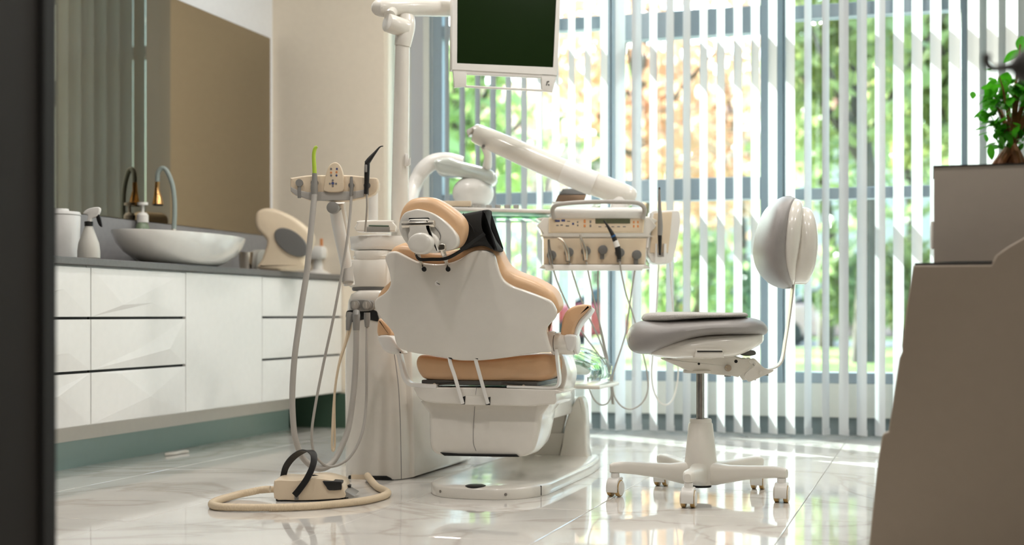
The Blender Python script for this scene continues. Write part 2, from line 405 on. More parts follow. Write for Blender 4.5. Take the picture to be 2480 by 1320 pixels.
for k in range(-27, 10):
    x = X0 + PITCH*k
    th = TH + rnd.uniform(-1.0, 1.0)
    if k in (-13, -12): th = 118
    if k in (-2, -1): th = 112
    if k <= -26: th = 12
    if k == -25: th = 65
    if k == -24: th = 52
    if -23 <= k <= -17: th = 50 + rnd.uniform(-2.5, 2.5)
    s = bpy.data.objects.new('slat', smesh); C.objects.link(s); s.parent = bl
    s.location = Vector((x, YS, 0)) - Vector(bl.location); s.rotation_euler = (0, 0, -R(th))
    w = bpy.data.objects.new('bottom_weight', wmesh); C.objects.link(w); w.parent = s
ch = MB()
for zz in range(0, 60): ch.ell((0.365, YS-0.05, 1.95+zz*0.015), (0.003, 0.003, 0.003), 6, 4)
cho = obj('pull_chain', ch, 'white2', bl)

# ------------------------------------------------------------------ outside
gm = mat('lawn_grass', (150, 172, 84), 0.9, noise=0.4, nscale=3, bump=1.0, bscale=40)
struct('ground_lawn', bxx(-60, 60, 17.5, 30.0, -0.6, -0.12), gm)
struct('ground_paving', bxx(-60, 60, YW+0.26, 17.5, -0.6, -0.13), mat('pale_paving', (170, 168, 160), 0.8, noise=0.2, nscale=5))
struct('road', bxx(-60, 60, 30.0, 40, -0.6, -0.14), mat('asphalt', (120, 122, 124), 0.85, noise=0.2, nscale=20))
struct('ground_far', bxx(-120, 120, 40, 120, -0.6, -0.12), gm)

def crown_mb(c, r, n, size, rnd, gaps=5):
    mb = MB(); c = Vector(c); lobes = [(c+Vector((rnd.uniform(-.55, .55)*r[0], rnd.uniform(-.55, .55)*r[1], rnd.uniform(-.55, .6)*r[2])), rnd.uniform(.35, .6)) for _ in range(gaps+3)]
    for _ in range(n):
        lc, lr = rnd.choice(lobes)
        v = Vector((rnd.gauss(0, 1), rnd.gauss(0, 1), rnd.gauss(0, 1))).normalized()*(rnd.random()**0.4)*lr
        p = lc+Vector((v.x*r[0], v.y*r[1], v.z*r[2]))
        a = Vector((rnd.uniform(-1, 1), rnd.uniform(-1, 1), rnd.uniform(-1, 1))).normalized(); b2 = a.orthogonal().normalized()
        s = size*rnd.uniform(.6, 1.3)
        vs = [mb.b.verts.new(p+a*s), mb.b.verts.new(p+b2*s*.5), mb.b.verts.new(p-a*s), mb.b.verts.new(p-b2*s*.5)]
        mb.b.faces.new(vs)
    return mb
def leafy(name, col, tr=0.5):
    m = leafmat(name, col, tr); m.node_tree.nodes['Noise Texture'].inputs['Scale'].default_value = 0.9
    return m
LM = {'orange': leafy('autumn_orange_leaves', (220, 176, 146)), 'pink': leafy('pale_pink_leaves', (214, 192, 182)), 'green': leafy('fresh_green_leaves', (168, 186, 128)),
      'olive': leafy('olive_leaves', (150, 158, 104)), 'dark': leafy('dark_green_leaves', (120, 148, 116))}
def tree(x, y, h, r, lm, label, n=1100, trunk=0.18, size=0.22, group=None, cz=None):
    rn = random.Random(int(x*31+y*17))
    t = thing('tree', (x, y, -0.12), label, 'tree', group)
    mb = MB(); mb.tube([(x, y, -0.13), (x+0.1, y, h*.3), (x-0.1, y, h*.55), (x+.1, y, h*.85)], [trunk, trunk*.8, trunk*.6, trunk*.2], 8, 4)
    for k in range(5):
        a = rn.uniform(0, 6.28); z = h*rn.uniform(.35, .6)
        mb.tube([(x, y, z), (x+math.cos(a)*r*.4, y+math.sin(a)*r*.4, z+h*.15), (x+math.cos(a)*r*.8, y+math.sin(a)*r*.8, z+h*.28)], [trunk*.45, trunk*.3, trunk*.08], 6, 3)
    obj('trunk', mb, 'bark', t)
    cz = cz if cz is not None else h*.66
    obj('crown', crown_mb((x, y, cz), (r, r, h*.42), n, size, rn), LM[lm], t, smooth=False)
    return t
def at(px, Y): return PY(px, HOR, Y).x
tree(at(1110, 24), 24, 6.5, 2.0, 'green', 'pale green leafy tree behind the left window pane', 1000)
tree(at(1330, 40), 40, 9.0, 2.8, 'pink', 'pale pinkish tree seen behind the hanging monitor', 900)
tree(at(1560, 27), 27, 8.0, 2.5, 'orange', 'orange autumn tree behind the left half of the middle window', 1100, cz=5.0)
tree(at(1790, 42), 42, 9.5, 2.9, 'orange', 'tall orange autumn tree behind the right half of the middle window', 1200)
tree(at(1690, 52), 52, 11, 3.6, 'pink', 'tall pale pink tree beyond the road, between two orange trees', 1100, size=.35)
tree(at(2000, 30), 30, 7.0, 1.8, 'green', 'light green slim tree behind the two grey turned slats', 500)
tree(at(2090, 21), 21, 7.5, 1.9, 'olive', 'olive green tree behind the right window, next to the brown trunk', 1500)
tree(at(2330, 26), 26, 8.0, 1.9, 'olive', 'dense olive tree above the grey planter', 1700)
tree(at(2470, 33), 33, 8.5, 1.9, 'green', 'tree behind the grey planter at the far right', 1000)
tree(at(2200, 38), 38, 10, 3.2, 'green', 'tall green tree far behind the right window', 1400)
tree(at(1440, 48), 48, 9, 3.0, 'green', 'green tree beyond the road left of the middle window', 900, size=.32)
def bush(px, Y, r, h, lm, label, n=700):
    x = at(px, Y); t = thing('bush', (x, Y, -0.12), label, 'bush')
    rn = random.Random(px)
    sm = MB()
    for k in range(6):
        a = rn.uniform(0, 6.28); sm.tube([(x, Y, -.13), (x+math.cos(a)*r*.5, Y+math.sin(a)*r*.4, h*.6)], [.05, .02], 6)
    obj('stem', sm, 'bark', t)
    obj('foliage', crown_mb((x, Y, h*.5), (r, r*.7, h*.55), n, .14, rn), LM[lm], t, smooth=False)
bush(1180, 28.5, 1.8, 2.2, 'green', 'green bush behind the left window pane')
bush(1650, 25.5, 1.3, 2.3, 'green', 'bright green bush behind the work stool mat')
bush(1830, 29.0, 1.3, 2.3, 'dark', 'dark green bush behind the stool backrest')
bush(2080, 28.5, 1.2, 2.6, 'green', 'green bush behind the right window')
bush(2200, 24.0, 1.3, 1.9, 'olive', 'olive bush beside the sloped counter edge')
bush(1480, 41.0, 2.5, 3.4, 'dark', 'dark bush beyond the road behind the instrument console')
# house behind
hb = thing('house', (at(1700, 62), 62, -0.12), 'pale rendered house far behind the trees', 'building')
hx = at(1700, 62)
obj('house_wall', bxx(hx-13, hx+13, 62, 70, -0.12, 9.0), mat('pale_render', (206, 198, 192), 0.9), hb, smooth=False)
obj('house_roof', MB().slab([(hx-13.6, 61.3, 9), (hx+13.6, 61.3, 9), (hx+13.6, 66, 12), (hx-13.6, 66, 12)], (0, 0.1, 0.3), 0.02, sharp=True), mat('roof_tile', (176, 112, 86), 0.8), hb, smooth=False)
for i in range(7):
    for z in (1.2, 4.6):
        wx = hx-11.5+i*3.8
        f = obj('house_window', bxx(wx-.75, wx+.75, 61.9, 62.02, z, z+1.7, 0.02), 'white2', hb, smooth=False)
        obj('house_pane', bxx(wx-.62, wx+.62, 61.86, 61.9, z+.12, z+1.58), 'lcd', f, smooth=False) if False else obj('house_pane', bxx(wx-.62, wx+.62, 61.87, 61.93, z+.12, z+1.58), mat('dark_house_glass', (90, 104, 116), 0.1), hb, smooth=False)
def car(px, Y, paint, label):
    x = at(px, Y); t = thing('parked_car', (x, Y, -0.14), label, 'car')
    def S(pts): return [(x+a, Y-.85, -.14+b2) for a, b2 in pts]
    pm = mat('car_paint', paint, 0.25, coat=0.6)
    obj('car_body', MB().slab(S([(-2.1, .3), (-2.15, .75), (-1.95, .92), (-1.1, 1.0), (0, 1.02), (1.3, 1.0), (2.05, .9), (2.15, .6), (2.1, .28), (1.2, .22), (-1.2, .22)]), (0, 1.7, 0), .12), pm, t)
    obj('cabin', MB().slab([(x+a, Y-.75, -.14+b2) for a, b2 in [(-1.3, .95), (-.7, 1.4), (-.1, 1.48), (.8, 1.45), (1.5, .98), (.2, .93)]], (0, 1.5, 0), .15), mat('car_glass', (50, 60, 66), 0.1), t)
    for wx in (-1.35, 1.35):
        for wy in (-.86, .70): obj('wheel', MB().cyl((x+wx, Y+wy, .17), (x+wx, Y+wy+.18, .17), .31, seg=20, bev=.03), 'black', t)
car(1520, 33, (176, 60, 66), 'red parked car behind the instrument hoses')
car(2060, 33, (222, 184, 180), 'pale pink parked car behind the stool backrest post')
car(1130, 36, (70, 140, 150), 'teal parked car behind the dental chair headrest')
car(1790, 38.4, (66, 116, 128), 'dark teal parked car behind the work stool')
# ------------------------------------------------------------------ left: vanity wall
def YofX(px, X): return PX(px, HOR, X).y
mb = bxx(XL, XL+0.012, 2.2, 6.602, 1.02, 2.083, 0.002)
mir = obj('wall_mirror', mb, 'mirror', smooth=False); tag(mir, 'large frameless bronze wall mirror over the washbasin counter', 'mirror')
sp = obj('backsplash', bxx(XL+0.001, XL+0.014, 2.2, YB-0.003, 0.812, 1.018), 'splash', smooth=False); tag(sp, 'grey stone upstand along the wall under the bronze mirror', 'backsplash')
CXF = -3.0
ct = obj('countertop', bxx(XL+0.002, CXF+0.012, 2.2, YB-0.004, 0.783, 0.81, 0.003), 'counter', smooth=False); tag(ct, 'long dark grey stone worktop over the white drawers', 'countertop')
def front(y0, y1, z0, z1, apex, name, parent, x=CXF):
    """lacquered front with folded facets; apex: list of (u, v, out)"""
    g = 0.0022; y0 += g; y1 -= g; z0 += g; z1 -= g; th = 0.018
    mb = MB(); b = mb.b
    def v(y, z, xx): return b.verts.new((xx, y, z))
    c = [v(y0, z0, x), v(y1, z0, x), v(y1, z1, x), v(y0, z1, x)]
    k = [v(y0, z0, x-th), v(y1, z0, x-th), v(y1, z1, x-th), v(y0, z1, x-th)]
    for i in range(4): j2 = (i+1) % 4; b.faces.new((c[i], c[j2], k[j2], k[i]))
    b.faces.new(list(reversed(k)))
    if not apex: b.faces.new(c)
    elif len(apex) == 1:
        u, w, o = apex[0]; a = v(y0+(y1-y0)*u, z0+(z1-z0)*w, x+o)
        for i in range(4): b.faces.new((c[i], c[(i+1) % 4], a))
    else:
        (u, w, o), (u2, w2, o2) = apex
        a = v(y0+(y1-y0)*u, z0+(z1-z0)*w, x+o); d = v(y0+(y1-y0)*u2, z0+(z1-z0)*w2, x+o2)
        b.faces.new((c[0], c[1], a)) if False else None
        for f in ((c[3], c[0], a), (c[0], d, a), (c[0], c[1], d), (c[1], c[2], d), (d, c[2], a), (c[2], c[3], a)): b.faces.new(f)
    return obj(name, mb, 'cab', parent, smooth=False)
Z4 = [0.190, 0.387, 0.586, 0.779]
units = [(2.9, YofX(-250, CXF)), ]
yA, yB, yC, yD = YofX(220, CXF), YofX(450, CXF), YofX(635, CXF), YB-0.006
def drawers(y0, y1, label, apx):
    t = thing('drawer_cabinet', (-3.2, (y0+y1)/2, 0.186), label, 'cabinet', 'white lacquered vanity cabinets')
    obj('carcass', bxx(-3.39, CXF-0.020, y0+.001, y1-.001, 0.186, 0.7825), 'cab', t, smooth=False)
    for i in range(3):
        d = front(y0, y1, Z4[i]+(0.004 if i else 0), Z4[i+1]-0.002, apx[i], 'drawer', t)
        if i: obj('grip_recess', bxx(CXF-0.0195, CXF-0.012, y0+.004, y1-.004, Z4[i]-0.004, Z4[i]+0.006), 'darkhole', t, smooth=False)
A1 = [[(.25, .35, .005), (.7, .6, .007)], [(.35, .3, .006), (.8, .35, .004)], [(.5, .4, .007), (.75, .55, .004)]]
A2 = [[(.28, .95, .002), (.58, .42, .009)], [(.5, .4, .002), (.8, .35, .008)], [(.3, .25, .007), (.62, .3, .002)]]
A3 = [[(.3, .6, .006)], [(.5, .4, .006)], [(.4, .55, .006)]]
drawers(yA-0.68, yA-0.001, 'white three-drawer vanity unit cut off by the dark door frame', A1)
drawers(yA+0.001, yB-0.001, 'white three-drawer vanity unit with faceted fronts, under the left half of the basin', A2)
drawers(yC+0.001, yD, 'white three-drawer vanity unit at the far end, behind the suction hoses', A3)
t = thing('door_cabinet', (-3.2, (yB+yC)/2, 0.186), 'white vanity unit with one plain door, between two drawer units', 'cabinet', 'white lacquered vanity cabinets')
obj('carcass', bxx(-3.39, CXF-0.020, yB+.001, yC-.001, 0.186, 0.7825), 'cab', t, smooth=False)
front(yB, yC, Z4[0], Z4[3], None, 'door', t)
kb = obj('plinth', bxx(-3.38, -3.215, 2.9, 6.455, 0.0, 0.107), 'skirt', smooth=False); tag(kb, 'grey teal plinth under the white vanity units', 'plinth')
obj('plinth_rail', bxx(-3.36, -3.205, 2.9, 6.45, 0.107, 0.1855, 0.002), 'whitemat', kb, smooth=False)
kd = obj('recess_panel', bxx(-3.38, -2.95, 6.618, 6.646, 0.0, 0.183), 'darkgreen', smooth=False); tag(kd, 'dark green panel at the floor under the far vanity unit', 'panel')

# basin
def Pc(px, py, X): return PX(px, py, X)
bc = Vector((-3.105, 5.21, 0.8105))
ba = 0.455; bb2 = 0.186
bs = thing('washbasin', bc, 'oblong white ceramic vessel basin standing on the grey worktop', 'basin')
prof = [(.45, 0), (.55, .004), (.70, .022), (.84, .05), (.94, .085), (1.0, .126), (1.0, .134), (.97, .135), (.88, .108), (.7, .07), (.45, .04), (.1, .028), (0, .028)]
obj('basin_bowl', MB().lathe([(r, z) for r, z in prof], bc, 56, sx=bb2, sy=ba), 'ceramic', bs)
obj('drain', MB().lathe([(.022, .030), (.022, .035), (.0, .036)], bc, 20), 'chrome', bs)
# faucet
fb = Vector((-3.315, 5.40, 0.8105))
Zf = (fb-O).dot(FW)
ft = thing('tap', fb, 'tall gooseneck tap with pale hose neck and brass spray head beside the basin', 'tap')
fp = [P(421, 560, Zf), P(423, 500, Zf), P(418, 450, Zf), P(405, 416, Zf), P(393, 407, Zf), P(383, 418, Zf), P(381, 440, Zf)]
fp = [Vector((p.x, p.y, p.z)) for p in fp]
obj('tap_base', MB().lathe([(.024, 0), (.024, .012), (.014, .02), (.012, .17), (.010, .175)], Vector((fp[0].x, fp[0].y, fb.z)), 20), 'chrome', ft)
obj('gooseneck', MB().tube(fp, 0.0105, 12, 6), mat('pale_teal_hose', (148, 160, 156), 0.4), ft)
sprd = [fp[-1]+UP*.004, P(380, 460, Zf), P(382, 480, Zf), P(382, 495, Zf)]
obj('spray_head', MB().tube(sprd, [.010, .0115, .020, .026], 20), 'gold', ft)
obj('spray_face', MB().cyl(sprd[-1], sprd[-1]-UP*.006, .024, .022), 'black', ft)
def PC(px, py, X):   # point on the worktop at plane X, pixel column px
    p = PX(px, HOR, X); return Vector((X, p.y, 0.8102))
# paper canister, spray bottle, soap, cup, tray items
c = PC(148, 0, -3.2)
t = thing('canister', c, 'white round lidded canister on the worktop beside the door frame', 'canister')
obj('canister_body', MB().lathe([(.062, 0), (.066, .004), (.072, .165), (.070, .17)], c, 32), 'towel', t)
obj('canister_lid', MB().lathe([(.0715, .17), (.073, .174), (.070, .184), (.03, .188), (.028, .196), (.0, .197)], c, 32), 'towel', t)
c = PC(215, 0, -3.05)
t = thing('spray_bottle', c, 'frosted trigger spray bottle with black collar, left of the basin', 'bottle')
obj('bottle_body', MB().lathe([(.038, 0), (.042, .004), (.042, .03), (.038, .06), (.020, .11), (.014, .125), (.013, .130)], c, 28), 'bottle', t)
obj('collar', MB().lathe([(.016, .124), (.0165, .140), (.014, .142)], c, 20), 'black', t)
Zb = (c-O).dot(FW)
hd = [P(x, y, Zb) for x, y in [(203, 517), (215, 506), (240, 502), (243, 512), (236, 524), (224, 530), (222, 540), (212, 540), (214, 522)]]
obj('spray_trigger_head', MB().slab([p-FW*.012 for p in hd], FW*.024, .004), 'white2', t)
tr = [P(x, y, Zb) for x, y in [(236, 515), (243, 525), (247, 543), (247, 550), (240, 545), (234, 528)]]
obj('trigger', MB().slab([p-FW*.006 for p in tr], FW*.012, .002), 'black', t)
c = PC(343, 0, -3.37)
c.x = -3.365
t = thing('soap_dispenser', c, 'soap pump bottle with white pump behind the basin', 'dispenser')
obj('soap_bottle', MB().lathe([(.034, 0), (.036, .004), (.036, .18), (.024, .20), (.022, .205)], c, 24, sy=1, sx=.8), 'soapgreen', t)
obj('pump', MB().lathe([(.026, .20), (.026, .232), (.018, .243), (.007, .246), (.007, .276), (.024, .278), (.024, .289), (.0, .291)], c, 20), 'white2', t)
c = PC(353, 0, -3.37)+Vector((.0, .06, 0))
bxs = obj('small_box', MB().box(c+UP*.065, (.03, .07, .13), .003), 'red'); tag(bxs, 'small red box behind the basin beside the soap pump', 'box')
c = PC(455, 0, -3.345)
bxs = obj('soap_dish', MB().box(c+UP*.068, (.05, .16, .136), .01), 'cream'); tag(bxs, 'low cream tray behind the basin right of the tap', 'tray')
c = PC(595, 0, -3.16)
t = thing('steel_cup', c, 'small shiny steel cup on the worktop right of the basin', 'cup')
obj('cup_body', MB().lathe([(.026, 0), (.028, .003), (.036, .088), (.037, .09), (.034, .089), (.026, .006), (0, .005)], c, 28), 'chrome', t)
c = PC(616, 0, -3.24)+UP*.003
bxs = obj('frosted_tray', MB().slab([c+Vector((0, -.06, 0)), c+Vector((0, .05, 0)), c+Vector((0, .1, .10)), c+Vector((0, -.04, .10))], Vector((.05, 0, 0)), .006), 'bottle'); tag(bxs, 'frosted plastic holder between the steel cup and the cream device', 'holder')
# cream curved bench device
Zd = 6.55
dv = thing('bench_device', P(700, 660, Zd), 'cream curved bench-top device with an oval dark grey side disc', 'device')
dv.location.z = .81; ORG[dv].z = .81
ol = [(617, 530), (622, 512), (640, 504), (665, 506), (700, 520), (735, 545), (752, 565), (752, 590), (738, 620), (735, 652), (628, 652), (634, 625), (645, 590), (640, 575), (622, 555)]
def PZl(l, Z): return [P(x, y, Z) for x, y in l]
obj('device_body', MB().slab(PZl(ol, Zd-.03), FW*.15, .02), 'cream', dv)
dc = P(705, 587, Zd-.035); ax = (RT*.80-UP*.6).normalized()
bxv = ax.cross(FW).normalized()
obj('device_disc', MB().loft([[dc+FW*d+(ax*math.cos(a)*.092+bxv*math.sin(a)*.052)*k for a in [2*math.pi*i/36 for i in range(36)]] for d, k in ((.02, 1.0), (-.004, 1.0), (-.010, .93), (-.011, .4))]), 'midgrey', dv)
# clutter right of device
p = PX(772, HOR, -3.14); p.z = .8102
t = thing('instrument_stand', p, 'white bench stand with small bottles at the end of the worktop', 'stand')
obj('stand_foot', MB().lathe([(.075, 0), (.078, .006), (.03, .03), (.024, .09)], p, 28), 'white2', t)
obj('stand_head', MB().box(p+UP*.12, (.10, .12, .07), .02), 'white2', t)
b1 = obj('small_bottle', MB().lathe([(.016, .155), (.016, .195), (.006, .2), (.006, .215), (0, .216)], p+RT*.02, 16), 'orangeprint', t)
obj('small_bottle', MB().lathe([(.014, .155), (.014, .18), (.006, .19), (.0, .205)], p+RT*.055, 16), 'greyplastic', t)
obj('yellow_cap', MB().cyl(p+RT*.075+UP*.10, p+RT*.095+UP*.10, .012), mat('yellow_cap', (226, 196, 80), .4), t)
sc = P(425, 1092, 5.85); sc.z = .001
q = obj('paper_scrap', MB().slab([sc+Vector(v) for v in [(-.01, -.07, 0), (.02, -.04, .0), (.015, .03, 0), (.03, .06, 0), (-.005, .07, 0)]], Vector((0, 0, .012)), .004), 'whitemat'); tag(q, 'small crumpled white scrap on the floor against the teal plinth', 'scrap')

# ------------------------------------------------------------------ right: sloped counter, planter, hook
Zc = 3.2
Yc = 3.36; YV = Vector((0, 1, 0))
def PYl(l, Y): return [PY(x, y, Y) for x, y in l]
ct = thing('reception_counter', P(2400, 760, Zc), 'taupe counter with a slanted left edge in the right foreground', 'counter')
ct.location.z = 0; ORG[ct].z = 0
def fl(x): return (x, HOR+EYE/((PY(x, HOR, Yc)-O).dot(FW))*F-2)
ol = [(2212, 643), (2402, 641), (2412, 618), (2440, 598), (2478, 576), (2560, 560), (2800, 560), fl(2800), fl(2092), (2105, 1320), (2117, 1200), (2126, 1120), (2136, 1058), (2141, 1050), (2152, 1046), (2154, 1030), (2178, 868), (2186, 850), (2184, 838), (2196, 742)]
obj('front_panel', MB().slab(PYl(ol, Yc), YV*.05, .006, sharp=True), 'counterbeige', ct, angle=30)
o2 = [(2225, 650), (2700, 650), fl(2700), fl(2110)]
obj('counter_body', MB().slab(PYl(o2, Yc+.05), YV*.40, .004, sharp=True), 'counterbeige', ct)
obj('side_lip', MB().slab(PYl([(2186, 842), (2200, 742), (2206, 744), (2194, 846)], Yc+.01), YV*.3, .002, sharp=True), 'counterbeige', ct)
obj('top_strip', MB().slab(PYl([(2214, 643), (2216, 637), (2404, 633), (2404, 641)], Yc+.012), YV*.10, .001, sharp=True), 'darkmetal', ct)  # dark strip put in for the shadow gap below the planter
Zp = 3.34
pl = thing('planter_box', P(2400, 632, Zp), 'grey-beige square planter standing on the sloped counter', 'planter')
zt, zb = P(0, 404, Zp).z, P(0, 633, Zp).z
Yp = 3.50
wl_ = [PY(2262, HOR, Yp), PY(2262, HOR, Yp)+Vector((.34, 0, 0))]
a, b2 = wl_
def rectring(a, b2, d, inset, z): return [a+Vector((inset, inset, 0)), b2+Vector((-inset, inset, 0)), b2+Vector((-inset, d-inset, 0)), a+Vector((inset, d-inset, 0))]
def atz(ps, z): return [Vector((p.x, p.y, z)) for p in ps]
D = .30
obj('planter_shell', MB().loft([atz(rectring(a, b2, D, .0, 0), zb), atz(rectring(a, b2, D, 0, 0), zt), atz(rectring(a, b2, D, .006, 0), zt), atz(rectring(a, b2, D, .006, 0), zt-.03)], cap=False), 'planter', pl, smooth=False)
obj('planter_bottom', MB().slab(atz(rectring(a, b2, D, .004, 0), zb+.001), UP*.01, .001, sharp=True), 'planter', pl, smooth=False)
obj('planter_rim', MB().loft([atz(rectring(a, b2, D, k, 0), z) for k, z in ((-.002, zt-.001), (-.002, zt+.003), (.010, zt+.003), (.010, zt-.001))], cap=False), 'darkhole', pl, smooth=False)
obj('soil', MB().slab(atz(rectring(a, b2, D, .008, 0), zt-.03), UP*.018, .004, sharp=True), 'soil', pl)
cl_ = obj('white_clip', MB().box(P(2258, 570, Zp+.12), (.008, .03, .07), .003), 'white2', pl)
# bonsai
pc = P(2452, 400, Zp+.13)
bo = thing('potted_ficus', (pc.x, pc.y, zt-.015), 'small green ficus with thick brown roots growing in the grey planter', 'plant')
rn = random.Random(5)
tr_ = MB(); base = Vector((pc.x, pc.y, zt-.014))
for dx, dy in ((-.035, -.01), (-.02, .03), (.005, -.035), (.03, .0), (.02, .03), (-.005, .0), (-.045, .015)):
    tr_.tube([base+RT*dx+FW*dy, base+RT*dx*.9+FW*dy*.8+UP*.03, base+RT*dx*.3+FW*dy*.3+UP*.065, base+UP*.085], [.007, .010, .012, .010], 8, 4)
obj('root_trunk', tr_, 'root', bo)
top = base+UP*.08
br = MB(); tips = []
for k in range(16):
    an = rn.uniform(0, 6.28); ln = rn.uniform(.05, .12); hh = rn.uniform(.03, .20)
    e = top+RT*math.cos(an)*ln*(.8)+FW*math.sin(an)*ln+UP*hh
    br.tube([top, top*.4+e*.6+UP*.02, e], [.006, .0035, .0015], 6, 3); tips += [e, top*.4+e*.6+UP*.02]
for hx2, hz in ((.02, .26), (.06, .31), (.10, .24)):
    e = top+RT*hx2+UP*hz; br.tube([top, top+RT*hx2*.3+UP*hz*.5, e], [.007, .005, .002], 6, 3); tips += [e]
obj('branches', br, 'root', bo)
def leaf_mesh():
    b = MB(); n = 6; L, Rr = [], []
    cent = []
    for i in range(n+1):
        t = i/n; w = math.sin(math.pi*min(1, t*.96+.02))**.8*.36*(1-.25*t); z = -0.18*t*t
        cent.append(b.b.verts.new((t, 0, z-.03))); L.append(b.b.verts.new((t, w, z))); Rr.append(b.b.verts.new((t, -w, z)))
    for i in range(n):
        b.b.faces.new((cent[i], cent[i+1], L[i+1], L[i])); b.b.faces.new((Rr[i], Rr[i+1], cent[i+1], cent[i]))
    return bare('leaf', b, 'leaf')
lfm = leaf_mesh()
def leaf(p, size, ang, pitch, roll):
    o = bpy.data.objects.new('leaf', lfm); C.objects.link(o); o.parent = bo
    o.location = p-ORG[bo]; o.rotation_euler = (roll, pitch, ang); o.scale = (size, size, size)
for _ in range(285):
    if _ % 4 == 0:
        e = rn.choice(tips); p = e+Vector((rn.gauss(0, .018), rn.gauss(0, .018), rn.gauss(0, .016)))
    else:
        a_ = rn.uniform(0, 6.28); q_ = rn.uniform(.25, 1)**.6
        p = P(2452, 272, Zp+.13)+RT*.078*math.cos(a_)*q_+UP*.092*math.sin(a_)*q_+FW*rn.gauss(0, .03)
    leaf(p, rn.uniform(.022, .040), rn.uniform(0, 6.28), rn.uniform(-.4, 1.0), rn.uniform(-.6, .6))
for px_, py_, s_, an, pi_ in ((2400, 215, .055, 2.6, 1.2), (2410, 190, .06, 2.2, 1.0), (2400, 350, .040, 2.5, 1.5), (2388, 308, .026, 3.2, .1), (2440, 175, .055, 1.8, .6), (2430, 225, .045, 3.0, .8), (2478, 130, .06, 1.5, -1.2), (2470, 120, .05, 2.6, .4), (2420, 245, .04, 3.4, .9)):
    leaf(P(px_, py_, Zp+.13), s_, an, pi_, .3)
# foreground hook on its stand
Zh = 2.1
hk = thing('hook_stand', (P(2540, HOR, Zh+.1).x, P(2540, HOR, Zh+.1).y, 0), 'dark metal stand with an upturned hook arm above the planter, blurred', 'hook')
hb0 = P(2540, 162, Zh)
obj('stand_pole', MB().cyl(Vector((hb0.x, hb0.y, 0.0)), Vector((hb0.x, hb0.y, 1.12)), .012), 'darkmetal', hk)
obj('stand_foot', MB().lathe([(.12, 0), (.12, .008), (.03, .02), (0, .02)], Vector((hb0.x, hb0.y, 0)), 28), 'darkmetal', hk)
obj('hook_arm', MB().tube([hb0, P(2490, 158, Zh), P(2440, 163, Zh), P(2402, 165, Zh), P(2388, 150, Zh), P(2390, 132, Zh)], [.018, .015, .0065, .006, .006, .0075], 12, 4), 'darkmetal', hk)
obj('hook_boss', MB().ell(P(2485, 160, Zh), (.022, .022, .026)), 'darkmetal', hk)
# ------------------------------------------------------------------ work stool (side view, seat front to the left)
ZS = 4.512
def S(px, py, d=0.0):       # point of the stool's middle plane, d metres further away
    return P(px, py, ZS)+FW*d
sc_ = S(1697, HOR); hub = Vector((sc_.x, sc_.y, 0))
st = thing('work_stool', hub, 'white five-star work stool with grey leather seat and raised backrest', 'stool')
px2m = ZS/F
def prof_loft(table, dmax, nplan=2.6, n=2.3, shift=0.0, seg=32, x0=None, x1=None, tail=None):
    """table rows (px, ytop, ybot); depth follows a superellipse plan"""
    mb = MB(); xs = [r[0] for r in table]; a, b2 = (x0 or xs[0]), (x1 or xs[-1]); m = (a+b2)/2; h = (b2-a)/2; secs = []
    tb2 = cr_spline([Vector(r) for r in table], 4)
    for v in tb2:
        u = max(-1, min(1, (v.x-m)/h)); dd = dmax*max(0.02, (1-abs(u)**nplan))**(1/nplan)
        secs.append((S(v.x, (v.y+v.z)/2)+FW*shift, dd, abs(v.z-v.y)/2*px2m+1e-4))
    mb.sect(secs, FW, UP, n=n, seg=seg); return mb
seat_t = [(1519.5, 818, 822), (1521, 806, 833), (1526, 795, 845), (1536, 785, 853), (1552, 778, 857), (1572, 774, 857), (1592, 772, 851), (1614, 771, 843), (1640, 770, 833), (1668, 770, 824), (1700, 769, 818), (1740, 768, 816), (1780, 768, 816), (1810, 769, 816), (1830, 773, 815), (1842, 779, 813), (1850, 788, 809), (1854, 796, 802)]
obj('seat', prof_loft(seat_t, .195, n=2.3), 'greyleather', st)
shell_t = [(1566, 853, 856), (1580, 838, 861), (1600, 826, 865), (1630, 815, 868), (1660, 810, 868), (1700, 805, 868), (1740, 803, 866), (1765, 803, 863), (1790, 803, 855), (1812, 803, 845), (1832, 803, 835), (1842, 805, 828), (1845, 806, 826)]
obj('seat_shell', prof_loft(shell_t, .178, n=3.2), 'white', st)
# recessed bracket slot in the shell
obj('slot_plate', MB().slab([S(x, y, -.185) for x, y in [(1669, 842), (1727, 842), (1733, 862), (1664, 862)]], FW*.30, .002, sharp=True), 'whitemat', st)
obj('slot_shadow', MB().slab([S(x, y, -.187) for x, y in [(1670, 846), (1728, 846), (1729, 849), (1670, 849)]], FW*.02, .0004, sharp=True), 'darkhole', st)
# felt mat on the seat
mat_t = [(1556, 769, 773), (1560, 762, 777), (1570, 758, 778), (1600, 756, 779), (1640, 755, 776), (1690, 756, 772), (1740, 757, 770), (1780, 757, 769), (1800, 757.5, 768.5), (1807, 762, 767)]
mt = obj('seat_mat', prof_loft(mat_t, .165, n=3.0), 'felt'); tag(mt, 'rounded grey felt mat lying on the grey leather stool seat', 'seat mat')
